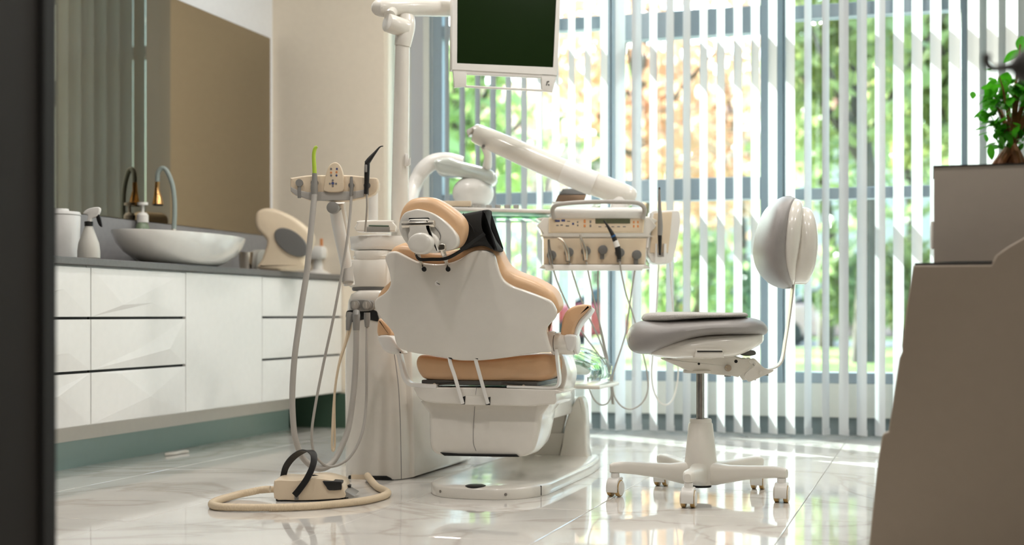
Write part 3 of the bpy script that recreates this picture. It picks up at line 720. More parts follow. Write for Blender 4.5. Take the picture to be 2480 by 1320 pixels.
# mechanism under the seat
def Sl(l, d): return [S(x, y, d) for x, y in l]
for d in (-.045, .035):
    obj('mechanism_plate', MB().slab(Sl([(1603, 869), (1625, 868), (1664, 862), (1700, 862), (1755, 858), (1772, 862), (1790, 868), (1810, 868), (1818, 880), (1806, 892), (1800, 900), (1787, 907), (1782, 912), (1768, 909), (1730, 906), (1700, 902), (1665, 897), (1645, 888)], d), FW*.012, .002), 'whitemat', st)
    obj('hinge_plate', MB().slab(Sl([(1808, 872), (1816, 867), (1824, 870), (1842, 888), (1855, 893), (1866, 894), (1862, 900), (1835, 912), (1812, 922), (1804, 921), (1796, 908), (1806, 896), (1818, 888), (1822, 878)], d-.008 if d < 0 else d+.008), FW*.010, .002), 'whitemat', st)
obj('mechanism_box', MB().slab(Sl([(1620, 864), (1780, 862), (1776, 884), (1740, 896), (1670, 894), (1640, 884)], -.033), FW*.068, .004), 'whitemat', st)
for x, y, r_ in ((1757, 890, .011), (1835, 901, .008)):
    obj('bolt', MB().cyl(S(x, y, -.070), S(x, y, -.045), r_*.75, seg=6).cyl(S(x, y, -.056), S(x, y, -.045), r_, seg=20), 'chrome' if r_ > .01 else 'whitemat', st)
obj('bolt', MB().cyl(S(1813, 874, -.056), S(1813, 874, .05), .008), 'whitemat', st)
for x, y, r_ in ((1688, 880, .004), (1777, 874, .0055)):
    obj('bolt_hole', MB().cyl(S(x, y, -.0462), S(x, y, -.043), r_), 'darkhole', st)
for x, y in ((1762, 909), (1826, 918), (1856, 907)):
    obj('bolt_head', MB().cyl(S(x, y-4, 0), S(x, y+3, 0), .011 if x < 1800 else .007, seg=12), 'greyplastic', st)
obj('spring_coil', MB().tube([S(1820+4*math.sin(k*.9)+k*1.1, 874+k*1.2+4*math.cos(k*.9), -.02+.0015*k) for k in range(26)], .0022, 6), 'steel', st)
obj('lever_box', MB().slab(Sl([(1790, 852), (1822, 848), (1828, 858), (1810, 862), (1796, 860)], -.02), FW*.05, .003), 'midgrey', st)
obj('top_flange', MB().cyl(S(1695, 896), S(1695, 903), .055, seg=28, bev=.002), 'whitemat', st)
obj('gas_piston', MB().cyl(S(1696, 902), S(1696, 1022), .0135, seg=24), 'steel', st)
# column and star base
obj('column', MB().lathe([(.036, .244), (.040, .25-.012), (.052, .12), (.060, .075), (.052, .04), (.03, .036)], hub, 36).lathe([(.013, .2430), (.034, .256), (.036, .252), (.036, .244)], hub, 36), 'whitemat', st)
obj('base_socket', MB().lathe([(.035, .03), (.038, .075), (.03, .08)], hub, 24), 'darkhole', st)
cast = None
for k in range(5):
    a = R(-105.5+72*k); dr = RT*math.cos(a)+FW*math.sin(a); cr2 = UP.cross(dr)
    secs = []
    for t, w, zt_, zb_ in ((.02, .034, .118, .036), (.06, .030, .112, .040), (.10, .026, .108, .050), (.16, .023, .110, .063), (.22, .021, .1135, .072), (.265, .020, .1145, .0765), (.290, .017, .112, .077), (.302, .010, .106, .079)):
        secs.append((hub+dr*t+UP*(zt_+zb_)/2, w, (zt_-zb_)/2))
    obj('base_arm', MB().sect(secs, cr2, UP, n=2.9, seg=24), 'whitemat', st)
# twin-wheel casters
def caster():
    c0 = obj('caster', MB().cyl((0, 0, .062), (0, 0, .0775), .014, seg=16), 'white2', st, smooth=True)
    for v in c0.data.vertices: v.co = v.co+ORG[st]
    ORG[c0] = Vector((0, 0, 0))
    rw = .0275
    for s in (-1, 1):
        obj('wheel', MB().cyl((0, s*.0075, rw), (0, s*.0215, rw), rw, seg=28, bev=.002), 'caster', c0)
        obj('wheel_cover', MB().cyl((0, s*.0185, rw+.0005), (0, s*.0245, rw+.0005), rw-.0035, seg=28, bev=.003), 'white2', c0)
    hp = [(-.024, .020), (-.0245, .045), (-.018, .056), (-.006, .063), (.012, .062), (.018, .057), (.010, .050), (.0, .048)]
    hd2 = []
    for x, z in [(-.030, .018), (-.0315, .04), (-.024, .055), (-.010, .063), (.012, .064), (.020, .058), (.012, .052), (-.006, .054), (-.018, .048), (-.0265, .038), (-.0275, .018)]:
        hd2.append(Vector((x, -.020, z)))
    obj('hood', MB().slab(hd2, Vector((0, .040, 0)), .003), 'white2', c0)
    obj('wheel_hub', MB().cyl((0, -.008, rw), (0, .008, rw), .009), 'darkhole', c0)
    return c0
c0 = caster()
crot = [-62, -62, -60, -58, -65]
for k in range(5):
    a = R(-105.5+72*k); dr = RT*math.cos(a)+FW*math.sin(a)
    o = c0 if k == 0 else dup(c0, parent=st)
    o.location = hub+dr*.284 - Vector(st.location)
    # wheel axle roughly along camera right, hood towards the camera
    o.rotation_euler = (0, 0, YAW + R(-16 - 3*k) + math.pi/2)
# backrest
def z_loft(tab, dmax, n=2.4, ncap=2.4, seg=32, shift=0.0):
    """rows (py, xleft, xright, depth factor)"""
    secs = []
    for v in cr_spline([Vector(r[:3]) for r in tab], 4):
        y0_, y1_ = tab[0][0], tab[-1][0]; u = (v.x-(y0_+y1_)/2)/((y1_-y0_)/2); u = max(-1, min(1, u))
        dd = dmax*max(.03, (1-abs(u)**ncap))**(1/ncap)
        secs.append((S((v.y+v.z)/2, v.x)+FW*shift, abs(v.z-v.y)/2*px2m+1e-4, dd))
    return MB().sect(secs, RT, FW, n=n, seg=seg)
cush = [(477.5, 1893, 1915), (482, 1884, 1921), (490, 1873, 1919), (505, 1859, 1912), (525, 1850, 1904), (550, 1842, 1900), (580, 1836, 1898), (610, 1833, 1898), (640, 1838, 1901), (665, 1850, 1906), (685, 1868, 1911), (695, 1885, 1914), (699, 1898, 1911)]
obj('backrest_cushion', z_loft(cush, .17, n=2.6), 'greyleather', st)
rim = [(483, 1908, 1924), (490, 1900, 1932), (510, 1886, 1932), (540, 1875, 1928), (580, 1868, 1924), (620, 1868, 1918), (650, 1874, 1915), (675, 1888, 1916), (690, 1905, 1917)]
obj('backrest_rim', z_loft(rim, .160, n=3.0, shift=-.012), 'white', st)
bsh = [(503, 1924, 1938), (508, 1920, 1950), (520, 1916, 1957), (545, 1910, 1962), (580, 1906, 1965), (620, 1901, 1964), (650, 1897, 1960), (670, 1897, 1954), (683, 1903, 1950), (689, 1914, 1946)]
obj('backrest_shell', z_loft(bsh, .13, n=3.0, shift=-.03), 'white', st)
obj('back_strut', MB().tube([S(1921, 680), S(1917, 720), S(1909, 780), S(1901, 830), S(1896, 862), S(1889, 880), S(1874, 891), S(1850, 897)], 1.0, 16, 4, flat=(.022, .0028), up=FW), 'whitemat', st)
# ------------------------------------------------------------------ dental chair (faces the window, back to the camera)
def PYl(l, Y): return [PY(x, y, Y) for x, y in l]
YV = Vector((0, 1, 0))
dc_ = thing('dental_chair', (-1.43, 4.75, 0), 'white dental chair with tan upholstery seen from behind, headrest tilted up', 'dental chair')
# floor plate
def ringz(cx, y0, y1, hw, z, inset=0.0, n=44, rf=.24):
    out = []
    hw -= inset; y0 += inset; y1 -= inset
    for k in range(n):                      # front is a broad curve, back squared off
        a = math.pi*k/(n-1); out.append(Vector((cx-hw*math.copysign(abs(math.cos(a))**.75, math.cos(a)), y0+rf*(1-math.sin(a)**.95), z)))
    for k in range(12):
        a = math.pi/2*k/11; out.append(Vector((cx+hw-.10+.10*math.cos(a), y1-.52+.52*math.sin(a), z)))
    for k in range(12):
        a = math.pi/2*(1-k/11); out.append(Vector((cx-hw+.10-.10*math.cos(a), y1-.52+.52*math.sin(a), z)))
    return out
bx, by0, by1, bw = -1.43, 4.185, 5.38, .205
obj('floor_plate', MB().loft([ringz(bx, by0, by1, bw, z, i) for z, i in ((0.0005, .001), (.003, 0), (.031, 0), (.036, .003), (.038, .008), (.042, .045))]), 'white', dc_, angle=50)
a = PH(1152, 1178, .0385); obj('foot_button', MB().lathe([(.034, 0), (.034, .004), (.026, .0065), (0, .0065)], Vector((a.x, a.y, .0375)), 28), 'black', dc_)
rimr = ringz(bx, by0, by1, bw, .018)
def on_rim(px_, py_):
    best = None
    for k in range(43):
        m_ = (rimr[k]+rimr[k+1])/2; v = m_-O; x = CX+F*v.dot(RT)/v.dot(FW)
        if best is None or abs(x-px_) < best[0]: best = (abs(x-px_), m_, (rimr[k+1]-rimr[k]).normalized())
    return best[1], best[2]
for px_ in (1068, 1226):
    m_, t_ = on_rim(px_, 1200); nn = t_.cross(UP); nn = nn if nn.y < 0 else -nn
    obj('screw', MB().cyl(m_-nn*.002, m_+nn*.0015, .005, seg=12), 'steel', dc_)
m_, t_ = on_rim(1307, 1190)
obj('plate_seam', MB().box(m_+UP*.001, (.0015, .004, .032), rotz=math.atan2(t_.y, t_.x)), 'darkhole', dc_)
# lift
Yl = 5.2
obj('lift_cover', MB().slab(PYl([(1356, 1129), (1360, 1080), (1366, 1040), (1374, 1008), (1384, 984), (1398, 963), (1406, 962), (1413, 972), (1417, 996), (1419, 1040), (1420, 1085), (1421, 1129)], Yl), YV*.07, .010, sub=3), 'white', dc_)
obj('lift_housing', MB().slab(PYl([(1290, 968), (1378, 968), (1374, 1000), (1362, 1046), (1352, 1104), (1200, 1106), (1200, 968)], Yl+.04), YV*.22, .008, sharp=True), 'white', dc_)
obj('lift_housing_lower', MB().slab(PYl([(1280, 1049), (1366, 1049), (1354, 1106), (1190, 1108), (1190, 1049)], Yl+.025), YV*.02, .003, sharp=True), 'white', dc_)
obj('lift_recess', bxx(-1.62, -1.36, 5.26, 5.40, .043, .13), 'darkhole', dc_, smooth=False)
obj('lift_cylinder', MB().cyl(PY(1295, 1112, 5.16), PY(1345, 1122, 5.22), .018, bev=.003), 'whitemat', dc_)
obj('lift_arm', MB().box((-1.47, 4.95, .27), (.22, .62, .13), .02), 'white2', dc_)
# seat housing
fl_ = [(1003, 936), (1050, 938), (1342, 943), (1345, 955), (1347, 968), (1343, 979), (1325, 980), (1300, 982), (1270, 984), (1080, 978), (1040, 975), (1022, 970), (1012, 962), (1006, 950)]
obj('housing_flange', MB().slab(PYl(fl_, 4.315), YV*.20, .006, sub=2), 'white', dc_)
hc = [(1036, 962), (1037, 1000), (1038, 1040), (1040, 1076), (1046, 1092), (1062, 1102), (1100, 1105), (1180, 1106), (1250, 1107), (1277, 1103), (1292, 1088), (1303, 1050), (1311, 1005), (1318, 962)]
r0 = cr_spline(PYl(hc, 4.345), 3, True); cc = sum(r0, Vector())/len(r0)
def sc(r, k, dy, dz=0): return [cc+(p-cc)*k+YV*dy+UP*dz for p in r]
obj('housing', MB().loft([sc(r0, .90, 0.0), sc(r0, .965, .002), sc(r0, .99, .008), sc(r0, 1.0, .022), sc(r0, 1.0, .10, .0), sc(r0, .97, .20, .01), sc(r0, .85, .30, .03)]), 'white', dc_, angle=60)
obj('underside_slot', MB().slab(PYl([(1066, 1096), (1110, 1099), (1250, 1101), (1255, 1107), (1180, 1106), (1076, 1104)], 4.337), YV*.03, .001, sharp=True), 'darkhole', dc_)
def seam(l, Y, w=.0009, name='seam', m_='greyprint'):
    obj(name, MB().tube(PYl(l, Y), w, 6, 4), m_, dc_)
seam([(1150, 984), (1148, 1010), (1146, 1050), (1147, 1075), (1153, 1092)], 4.3445)
seam([(1154, 938), (1152, 957)], 4.3155)
obj('slot_plate', MB().slab(PYl([(1118, 959), (1187, 961), (1186, 981), (1117, 980)], 4.3125), YV*.01, .001, sharp=True), 'white', dc_)
for l in ([(1118, 962), (1127, 959), (1126, 979), (1116, 980)], [(1178, 964), (1187, 961), (1186, 981), (1176, 981)]):
    obj('strut_slot', MB().slab(PYl(l, 4.3110), YV*.01, .0005, sharp=True), 'darkhole', dc_)
# seat cushion and leg rest
sc2 = [(1003, 884), (1005, 868), (1014, 860), (1040, 861), (1090, 868), (1140, 870), (1190, 867), (1250, 860), (1310, 856), (1338, 861), (1348, 875), (1348, 893), (1342, 908), (1322, 920), (1290, 925), (1200, 926), (1090, 925), (1030, 921), (1012, 908)]
sr = cr_spline(PYl(sc2, 4.335), 4, True); scn_c = sum(sr, Vector())/len(sr)
def ssc(kx, kz, dy, dx=0.0): return [Vector((scn_c.x+(p.x-scn_c.x)*kx+dx, p.y+dy, scn_c.z+(p.z-scn_c.z)*kz)) for p in sr]
obj('seat_cushion', MB().loft([ssc(.88, .45, 0), ssc(.94, .68, .003), ssc(.975, .85, .010), ssc(.993, .95, .020), ssc(1, 1, .036), ssc(1, 1, .08), ssc(.95, 1, .18, -.012), ssc(.85, 1, .34, -.03), ssc(.80, .9, .48, -.04), ssc(.74, .6, .52, -.04)]), 'tan', dc_, angle=80)
obj('side_shell', MB().slab(PYl([(1350, 862), (1360, 858), (1368, 880), (1373, 908), (1366, 940), (1354, 972), (1346, 978), (1346, 950), (1350, 900)], 4.40), YV*.14, .005, sub=3), 'white', dc_)
obj('seat_pan', bxx(-1.665, -1.255, 4.34, 4.84, .362, .378, .004), 'midgrey', dc_, smooth=False)
obj('pan_bolt', MB().cyl(PY(1052, 931, 4.33), PY(1052, 931, 4.35), .005).cyl(PY(1268, 935, 4.33), PY(1268, 935, 4.35), .005), 'chrome', dc_)
for l in ([(1046, 932), (1062, 932), (1098, 929)], [(1272, 936), (1258, 935), (1215, 929)]):
    obj('spring_plate', MB().tube(PYl(l, 4.335), 1.0, 10, 4, flat=(.0022, .008), up=UP), 'steel', dc_)
# leg rest with clear foot cover
lr = thing  # noqa
obj('leg_rest', MB().slab([(-1.60, 4.87, .39), (-1.30, 4.87, .39), (-1.30, 5.26, .36), (-1.60, 5.26, .36)], Vector((0, .005, .055)), .02, sharp=True), 'white2', dc_)
fm = MB(); n1_, n2_ = 26, 16; rn = random.Random(11); grid = []
for i in range(n1_):
    row = []
    for j in range(n2_):
        u, v = i/(n1_-1), j/(n2_-1)
        ang = v*math.pi*1.25-.35
        x = -1.43+math.cos(ang)*(.205+.012*rn.uniform(-1, 1)); z = .375+math.sin(ang)*(.055+.05*u)+rn.uniform(-.008, .008)
        row.append(fm.b.verts.new((x, 4.98+.34*u+rn.uniform(-.01, .01), z)))
    grid.append(row)
for i in range(n1_-1):
    for j in range(n2_-1): fm.b.faces.new((grid[i][j], grid[i+1][j], grid[i+1][j+1], grid[i][j+1]))
fc = obj('foot_cover', fm, glassmat('clear_foot_film', (214, 226, 218)), dc_, angle=20, label='crumpled clear film over the foot end')
obj('foot_board', MB().slab([(-1.64, 5.0, .318), (-1.20, 5.0, .318), (-1.20, 5.33, .318), (-1.64, 5.33, .318)], UP*.014, .006, sharp=True), 'white', dc_)
# steel hoops under the armrests
obj('arm_bracket', MB().tube(PYl([(1348, 846), (1351, 880), (1355, 915), (1352, 932), (1338, 939), (1290, 938), (1230, 936)], 4.33), 1.0, 14, 5, flat=(.014, .0042), up=YV), 'white2', dc_)
obj('arm_bracket', MB().tube(PYl([(968, 858), (974, 885), (981, 912), (992, 928), (1010, 933), (1060, 936)], 4.33), 1.0, 14, 5, flat=(.016, .0075), up=YV), 'white2', dc_)
for l in ([(1150, 862), (1154, 880), (1161, 905), (1172, 945), (1182, 978)], [(1087, 862), (1092, 884), (1101, 910), (1112, 948), (1121, 978)]):
    obj('back_strut', MB().tube([PY(x, y, 4.285+.02*(y-862)/116) for x, y in l], 1.0, 12, 4, flat=(.0062, .0035), up=RT), 'white2', dc_)
for x in (1086, 1149):
    obj('strut_mouth', MB().slab(PYl([(x-4, 860), (x+6, 860), (x+9, 871), (x+1, 868)], 4.281), YV*.006, .0005, sharp=True), 'darkhole', dc_)
# backrest (leans a little towards the camera)
NB = Vector((0, .38, .08)).normalized(); PB0 = Vector((0, 4.28, .46))
def Bk(l, d=0.0): return [PP(x, y, PB0+NB*d, NB) for x, y in l]
shell = [(932, 627), (938, 614), (950, 610), (962, 612), (980, 621), (1005, 633), (1030, 639), (1060, 641), (1090, 637), (1115, 627), (1133, 615), (1150, 608), (1170, 607), (1186, 611), (1196, 621), (1202, 640), (1209, 663), (1220, 681), (1240, 694), (1265, 703), (1290, 712), (1315, 722), (1333, 731), (1343, 746), (1347, 760), (1342, 773), (1330, 786), (1322, 798), (1323, 813), (1328, 833), (1333, 853), (1310, 855), (1263, 862), (1213, 869), (1163, 874), (1113, 874), (1080, 868), (1045, 862), (1010, 857), (980, 850), (964, 842), (957, 828), (952, 808), (940, 792), (923, 773), (909, 751), (906, 734), (913, 722), (930, 711), (941, 698), (945, 683), (942, 660), (936, 641)]
obj('backrest_shell', MB().slab(Bk(shell), NB*.022, .007, sub=3), 'white', dc_, angle=60)
cushb = [(946, 604), (965, 596), (990, 598), (1015, 606), (1047, 614), (1090, 613), (1120, 603), (1143, 596), (1165, 592), (1187, 597), (1203, 616), (1213, 637), (1225, 655), (1247, 668), (1280, 680), (1310, 694), (1333, 710), (1346, 731), (1350, 752), (1343, 766), (1320, 780), (1312, 800), (1316, 830), (1316, 846), (1260, 853), (1163, 866), (1080, 858), (1010, 848), (970, 838), (960, 800), (935, 768), (915, 745), (909, 724), (922, 701), (942, 681), (941, 660), (935, 630)]
obj('backrest_cushion', MB().slab(Bk(cushb, .018), NB*.10, .026, sub=3, steps=6), 'tan', dc_, angle=80)
obj('cover_screw', MB().cyl(Bk([(1060, 686)], -.0012)[0], Bk([(1060, 686)], .004)[0], .0095, seg=24), 'white2', dc_)
obj('screw_slit', MB().tube(Bk([(1056, 684), (1065, 689)], -.0014), .0010, 6), 'darkhole', dc_)
# headrest posts
for pts in ([(1009, 604), (1015, 626)], [(1072, 604), (1080, 630)]):
    obj('post_sleeve', MB().tube([PY(pts[0][0], pts[0][1], 4.15), PY(pts[1][0], pts[1][1]+1, 4.165)], .0078, 16), 'whitemat', dc_)
for pts in ([(1014, 622), (1027, 652)], [(1079, 626), (1085, 652)]):
    obj('post', MB().tube([PY(pts[0][0], pts[0][1], 4.16), PY(pts[1][0], pts[1][1], 4.246)], .0058, 16), 'chrome', dc_)
for px_ in (1027, 1085):
    q = Bk([(px_, 652)], -.0008)[0]; obj('post_hole', MB().cyl(q, q+NB*.004, .0085, seg=20), 'darkhole', dc_)
# headrest
YH = 4.10
hco = [(1018, 477), (1042, 479), (1067, 491), (1093, 509), (1111, 526), (1119, 542), (1120, 558), (1117, 575), (1110, 590), (1099, 601), (1082, 606), (1042, 613), (1004, 606), (982, 591), (967, 568), (961, 548), (962, 526), (970, 503), (983, 487), (998, 480)]
obj('headrest_cushion', MB().slab(PYl(hco, YH+.022), Vector((.005, .075, .004)), .028, sub=4, steps=7), 'tan', dc_, angle=80)
hbk = [(995, 509), (1011, 506), (1031, 510), (1053, 519), (1076, 535), (1093, 552), (1104, 567), (1108, 584), (1103, 598), (1085, 606), (1049, 612), (1013, 609), (991, 597), (974, 575), (966, 555), (967, 536), (974, 521), (983, 513)]
obj('headrest_back', MB().slab(PYl(hbk, YH+.004), YV*.03, .006, sub=4), 'white', dc_, angle=60)
brk = [(989, 536), (993, 531), (1033, 530), (1037, 535), (1036, 545), (1037, 553), (1043, 562), (1054, 572), (1060, 583), (1059, 600), (1062, 609), (1050, 612), (1040, 612), (1004, 608), (993, 600), (989, 585), (987, 570), (991, 558), (989, 548)]
obj('headrest_bracket', MB().slab(PYl(brk, YH-.022), YV*.028, .006, sub=3), 'whitemat', dc_, angle=60)
obj('bracket_gap', MB().slab(PYl([(990, 528), (1037, 527), (1041, 531), (1039, 535), (990, 535)], YH+.0015), YV*.004, .001, sharp=True), 'darkhole', dc_)
obj('hinge_pin', MB().cyl(PY(975, 544, YH-.012), PY(1053, 542, YH-.012), .0115, seg=28, bev=.002), 'chrome', dc_)
q = PY(1022, 590, YH-.022); obj('headrest_knob', MB().loft([[q-YV*d+Vector((math.cos(t)*r_, 0, math.sin(t)*r_*.80)) for t in [2*math.pi*i/40 for i in range(40)]] for d, r_ in ((-.012, .043), (.012, .043), (.020, .0405), (.024, .036), (.025, .02))]), 'white', dc_, angle=50)
obj('lock_lever', MB().slab(PYl([(1062, 592), (1076, 591), (1078, 600), (1075, 606), (1060, 606)], YH-.016), YV*.015, .003), 'chrome', dc_)
obj('lock_pin', MB().tube([PY(1069, 604, YH-.008), PY(1074, 618, YH)], .006, 14), 'chrome', dc_)
obj('cable_groove', MB().tube(PYl([(1053, 550), (1062, 560), (1067, 572), (1063, 590)], YH+.003), .0011, 6, 4), 'greyprint', dc_)
# armrests
obj('armrest_pivot', MB().cyl(PY(1344, 831, 4.36), PY(1394, 833, 4.36), .0365, seg=36, bev=.004), 'white', dc_)
obj('pivot_cap', MB().cyl(PY(1394, 833, 4.36), PY(1401, 833, 4.36), .034, seg=36, bev=.003), 'white2', dc_)
obj('pivot_seam', MB().cyl(PY(1346, 831, 4.36), PY(1347.2, 831, 4.36), .0368, seg=36), 'darkhole', dc_)
obj('arm_ear', MB().slab(PYl([(1322, 806), (1344, 807), (1345, 857), (1334, 854), (1328, 833)], 4.335), YV*.05, .005, sub=2), 'white2', dc_)
obj('armrest_pad', MB().slab(PYl([(1360, 814), (1360, 790), (1364, 768), (1374, 751), (1391, 741), (1410, 737), (1428, 738), (1431, 743), (1420, 757), (1405, 772), (1394, 792), (1387, 815)], 4.335), Vector((-.028, .13, -.006)), .010, sub=3, steps=5), 'tan', dc_, angle=70)
obj('armrest_underside', MB().slab(PYl([(1387, 815), (1394, 793), (1405, 773), (1419, 758), (1431, 744), (1434, 748), (1425, 762), (1411, 777), (1400, 795), (1393, 816)], 4.345), Vector((-.02, .12, -.006)), .003, sub=3), 'white2', dc_, angle=60)
obj('armrest_stem', MB().slab(PYl([(1366, 812), (1392, 812), (1393, 835), (1385, 850), (1373, 848), (1367, 832)], 4.322), YV*.03, .008), 'white2', dc_)
obj('armrest_pad', MB().slab(PYl([(914, 776), (924, 774), (941, 792), (943, 812), (914, 813)], 4.36), YV*.20, .010), 'tan', dc_)
obj('armrest_stem', MB().slab(PYl([(914, 814), (943, 813), (958, 832), (975, 852), (972, 859), (945, 857), (930, 850), (920, 836)], 4.352), YV*.05, .010, sub=3), 'white2', dc_)
# black neck pillow hung on a strap
pw = thing('neck_pillow', PY(1160, 600, 4.25), 'black cloth neck pillow strapped beside the headrest', 'pillow')
pil = [(1106, 519), (1122, 515), (1150, 510), (1176, 506), (1178, 514), (1176, 532), (1177, 550), (1184, 566), (1192, 582), (1206, 602), (1204, 609), (1192, 606), (1176, 598), (1160, 594), (1140, 597), (1110, 604), (1108, 570), (1108, 540)]
obj('pillow_body', MB().slab(PYl(pil, 4.195), Vector((-.004, .085, 0)), .03, sub=3, prof=[(.014, 0), (.007, .004), (.003, .012), (0, .03), (0, .055), (.003, .073), (.007, .082), (.014, .086)]), 'blackcloth', pw, angle=70)
obj('strap', MB().tube([PY(1004, 606, 4.17), PY(1014, 627, 4.140), PY(1045, 628, 4.132), PY(1080, 626, 4.135), PY(1112, 610, 4.15), PY(1150, 583, 4.175), PY(1174, 566, 4.19)], 1.0, 10, 5, flat=(.0055, .0012), up=UP), 'blackcloth', pw)
obj('pillow_seam', MB().tube(PYl([(1122, 516), (1128, 532), (1142, 548), (1148, 562)], 4.194), .0012, 6, 4), 'black', pw)
# ------------------------------------------------------------------ dental unit column with suction hoses
du = thing('dental_unit', (-1.92, 4.85, 0), 'white dental unit column with cuspidor bowl, suction hoses and tall monitor pole', 'dental unit')
def colring(xl, xr, yf, yb, z, n=6.0, seg=48):
    cx, cy, a, b2 = (xl+xr)/2, (yf+yb)/2, (xr-xl)/2, (yb-yf)/2
    return [Vector((cx+a*math.copysign(abs(math.cos(t))**(2/n), math.cos(t)), cy+b2*math.copysign(abs(math.sin(t))**(2/n), math.sin(t)), z)) for t in [2*math.pi*k/seg for k in range(seg)]]
YF = 4.58
def xs(px_, Y=YF): return PY(px_, HOR, Y).x
def zs(py_, px_=900, Y=YF): return PY(px_, py_, Y).z
rows = [(1162, 818, 976), (1060, 817, 974), (951, 817, 966), (856, 818, 959), (790, 819, 955), (730, 826, 953), (712, 834, 950), (703, 850, 940)]
obj('column_body', MB().loft([colring(xs(l), xs(r), YF+(.012 if y < 710 else 0), 4.98, zs(y)+(.003 if y == 1162 else 0), 4.2) for y, l, r in rows]), 'white', du, angle=50)
obj('column_rear', MB().slab([(xs(985), 4.66, .004), (xs(985), 5.30, .004), (xs(985)-.01, 5.30, .40), (xs(985)-.02, 5.05, .62), (xs(985)-.02, 4.66, .62)], Vector((-.16, 0, 0)), .012, sharp=True), 'white', du, angle=50)
obj('column_seam', MB().tube([PY(955, 858, YF-.0), PY(961, 900, YF-.0), PY(966, 951, YF-.001), PY(970, 1040, YF-.002), PY(972, 1160, YF-.002)], .0013, 6, 4), 'greyprint', du)
obj('base_notch', MB().slab(PYl([(842, 1164), (844, 1152), (935, 1153), (944, 1158), (950, 1165)], YF-.003), YV*.02, .0005, sharp=True), 'darkhole', du)
obj('connection_box', MB().slab(PYl([(850, 1150), (885, 1150), (885, 1165), (850, 1165)], YF-.005), YV*.02, .001, sharp=True), 'cream', du)
# valve plate
obj('valve_recess', MB().slab(PYl([(838, 757), (850, 751), (905, 751), (914, 762), (916, 778), (900, 776), (880, 774), (842, 780)], YF-.003), YV*.02, .002, sub=3), 'darkhole', du)
obj('valve_plate', MB().slab(PYl([(850, 728), (876, 725), (900, 728), (905, 740), (900, 751), (876, 754), (852, 751), (847, 740)], YF-.014), YV*.02, .004), 'greyplastic', du)
for px_ in (862, 890):
    q = PY(px_, 739, YF-.014); obj('valve_knob', MB().cyl(q-YV*.010, q+YV*.002, .0175, seg=28, bev=.002), 'greyplastic', du)
    obj('valve_ring', MB().cyl(q-YV*.0105, q-YV*.009, .0150, seg=28).cyl(q-YV*.0125, q-YV*.009, .012, seg=28), 'hose', du)
    obj('valve_grip', MB().box(q-YV*.014, (.006, .008, .022), .002), 'hose', du)
# upper drum, cuspidor
def drum(name, y0, y1, pl_, pr, mm, n=3.0, tap=1.0, Y0=4.62, Y1=4.90, bev=.004, ylift=0):
    a, b2 = xs(pl_, Y0+.05), xs(pr, Y0+.05); zt_, zb_ = zs(y0, 900, Y0), zs(y1, 900, Y0)
    def rg(i, z): return colring(a+i, b2-i, Y0+i, Y1-i, z, n)
    obj(name, MB().loft([rg(bev+(1-tap)*.05, zb_), rg((1-tap)*.05, zb_+bev), rg(0, zt_-bev), rg(bev, zt_)]), mm, du, angle=50)
drum('neck_ring', 694, 704, 852, 952, 'midgrey', n=4)
drum('upper_drum', 628, 695, 846, 958, 'whitemat', n=4.5)
drum('upper_neck', 606, 630, 858, 950, 'white', n=4)
drum('ledge', 617, 634, 850, 962, 'white', n=3.2, tap=.7)
# bowl
bc2 = Vector(((xs(846, 4.72)+xs(992, 4.72))/2, 4.74, 0)); br_ = (xs(992, 4.72)-xs(846, 4.72))/2
zb_, zt_ = zs(606, 900, 4.66), zs(572, 900, 4.66)
obj('cuspidor_bowl', MB().lathe([(br_*.80, zb_), (br_*.93, zb_+.003), (br_, zb_+.014), (br_, zt_-.004), (br_*.99, zt_), (br_*.95, zt_), (br_*.93, zt_-.01), (br_*.6, zt_-.035), (0, zt_-.04)], bc2, 48), 'ceramic', du, angle=50)
rb = MB(); rr2 = []
for k in range(25):
    t = math.pi*(-.02+1.04*k/24); h_ = .020*math.sin(max(0, min(math.pi, t)))**.6
    rr2.append([bc2+Vector((math.cos(t)*br_*f, math.sin(t)*br_*f, z)) for f, z in ((1.0, zt_-.004), (1.0, zt_+h_), (.96, zt_+h_), (.95, zt_-.004))])
obj('bowl_splash_guard', rb.loft(rr2), 'ceramic', du, angle=50)
ZU = 4.98
def PZl(l, Z): return [P(x, y, Z) for x, y in l]
obj('cup_filler', MB().slab(PZl([(863, 560), (865, 540), (870, 534), (945, 533), (951, 537), (957, 560)], ZU), FW*.08, .006, sub=2), 'white', du)
obj('filler_slot', MB().slab(PZl([(893, 545), (942, 546), (942, 549), (893, 548)], ZU-.002), FW*.01, .0005, sharp=True), 'darkgreen', du)
obj('filler_panel', MB().slab(PZl([(888, 549), (944, 550), (944, 562), (888, 562)], ZU-.002), FW*.01, .001, sharp=True), 'greyplastic', du)
obj('filler_spout', MB().tube(PZl([(904, 535), (904, 452)], ZU+.03), .0175, 24), 'white2', du)
obj('spout_cap', MB().tube(PZl([(906, 459), (907, 444), (907, 440)], ZU+.03), [.0205, .0205, .012], 24), 'whitemat', du)
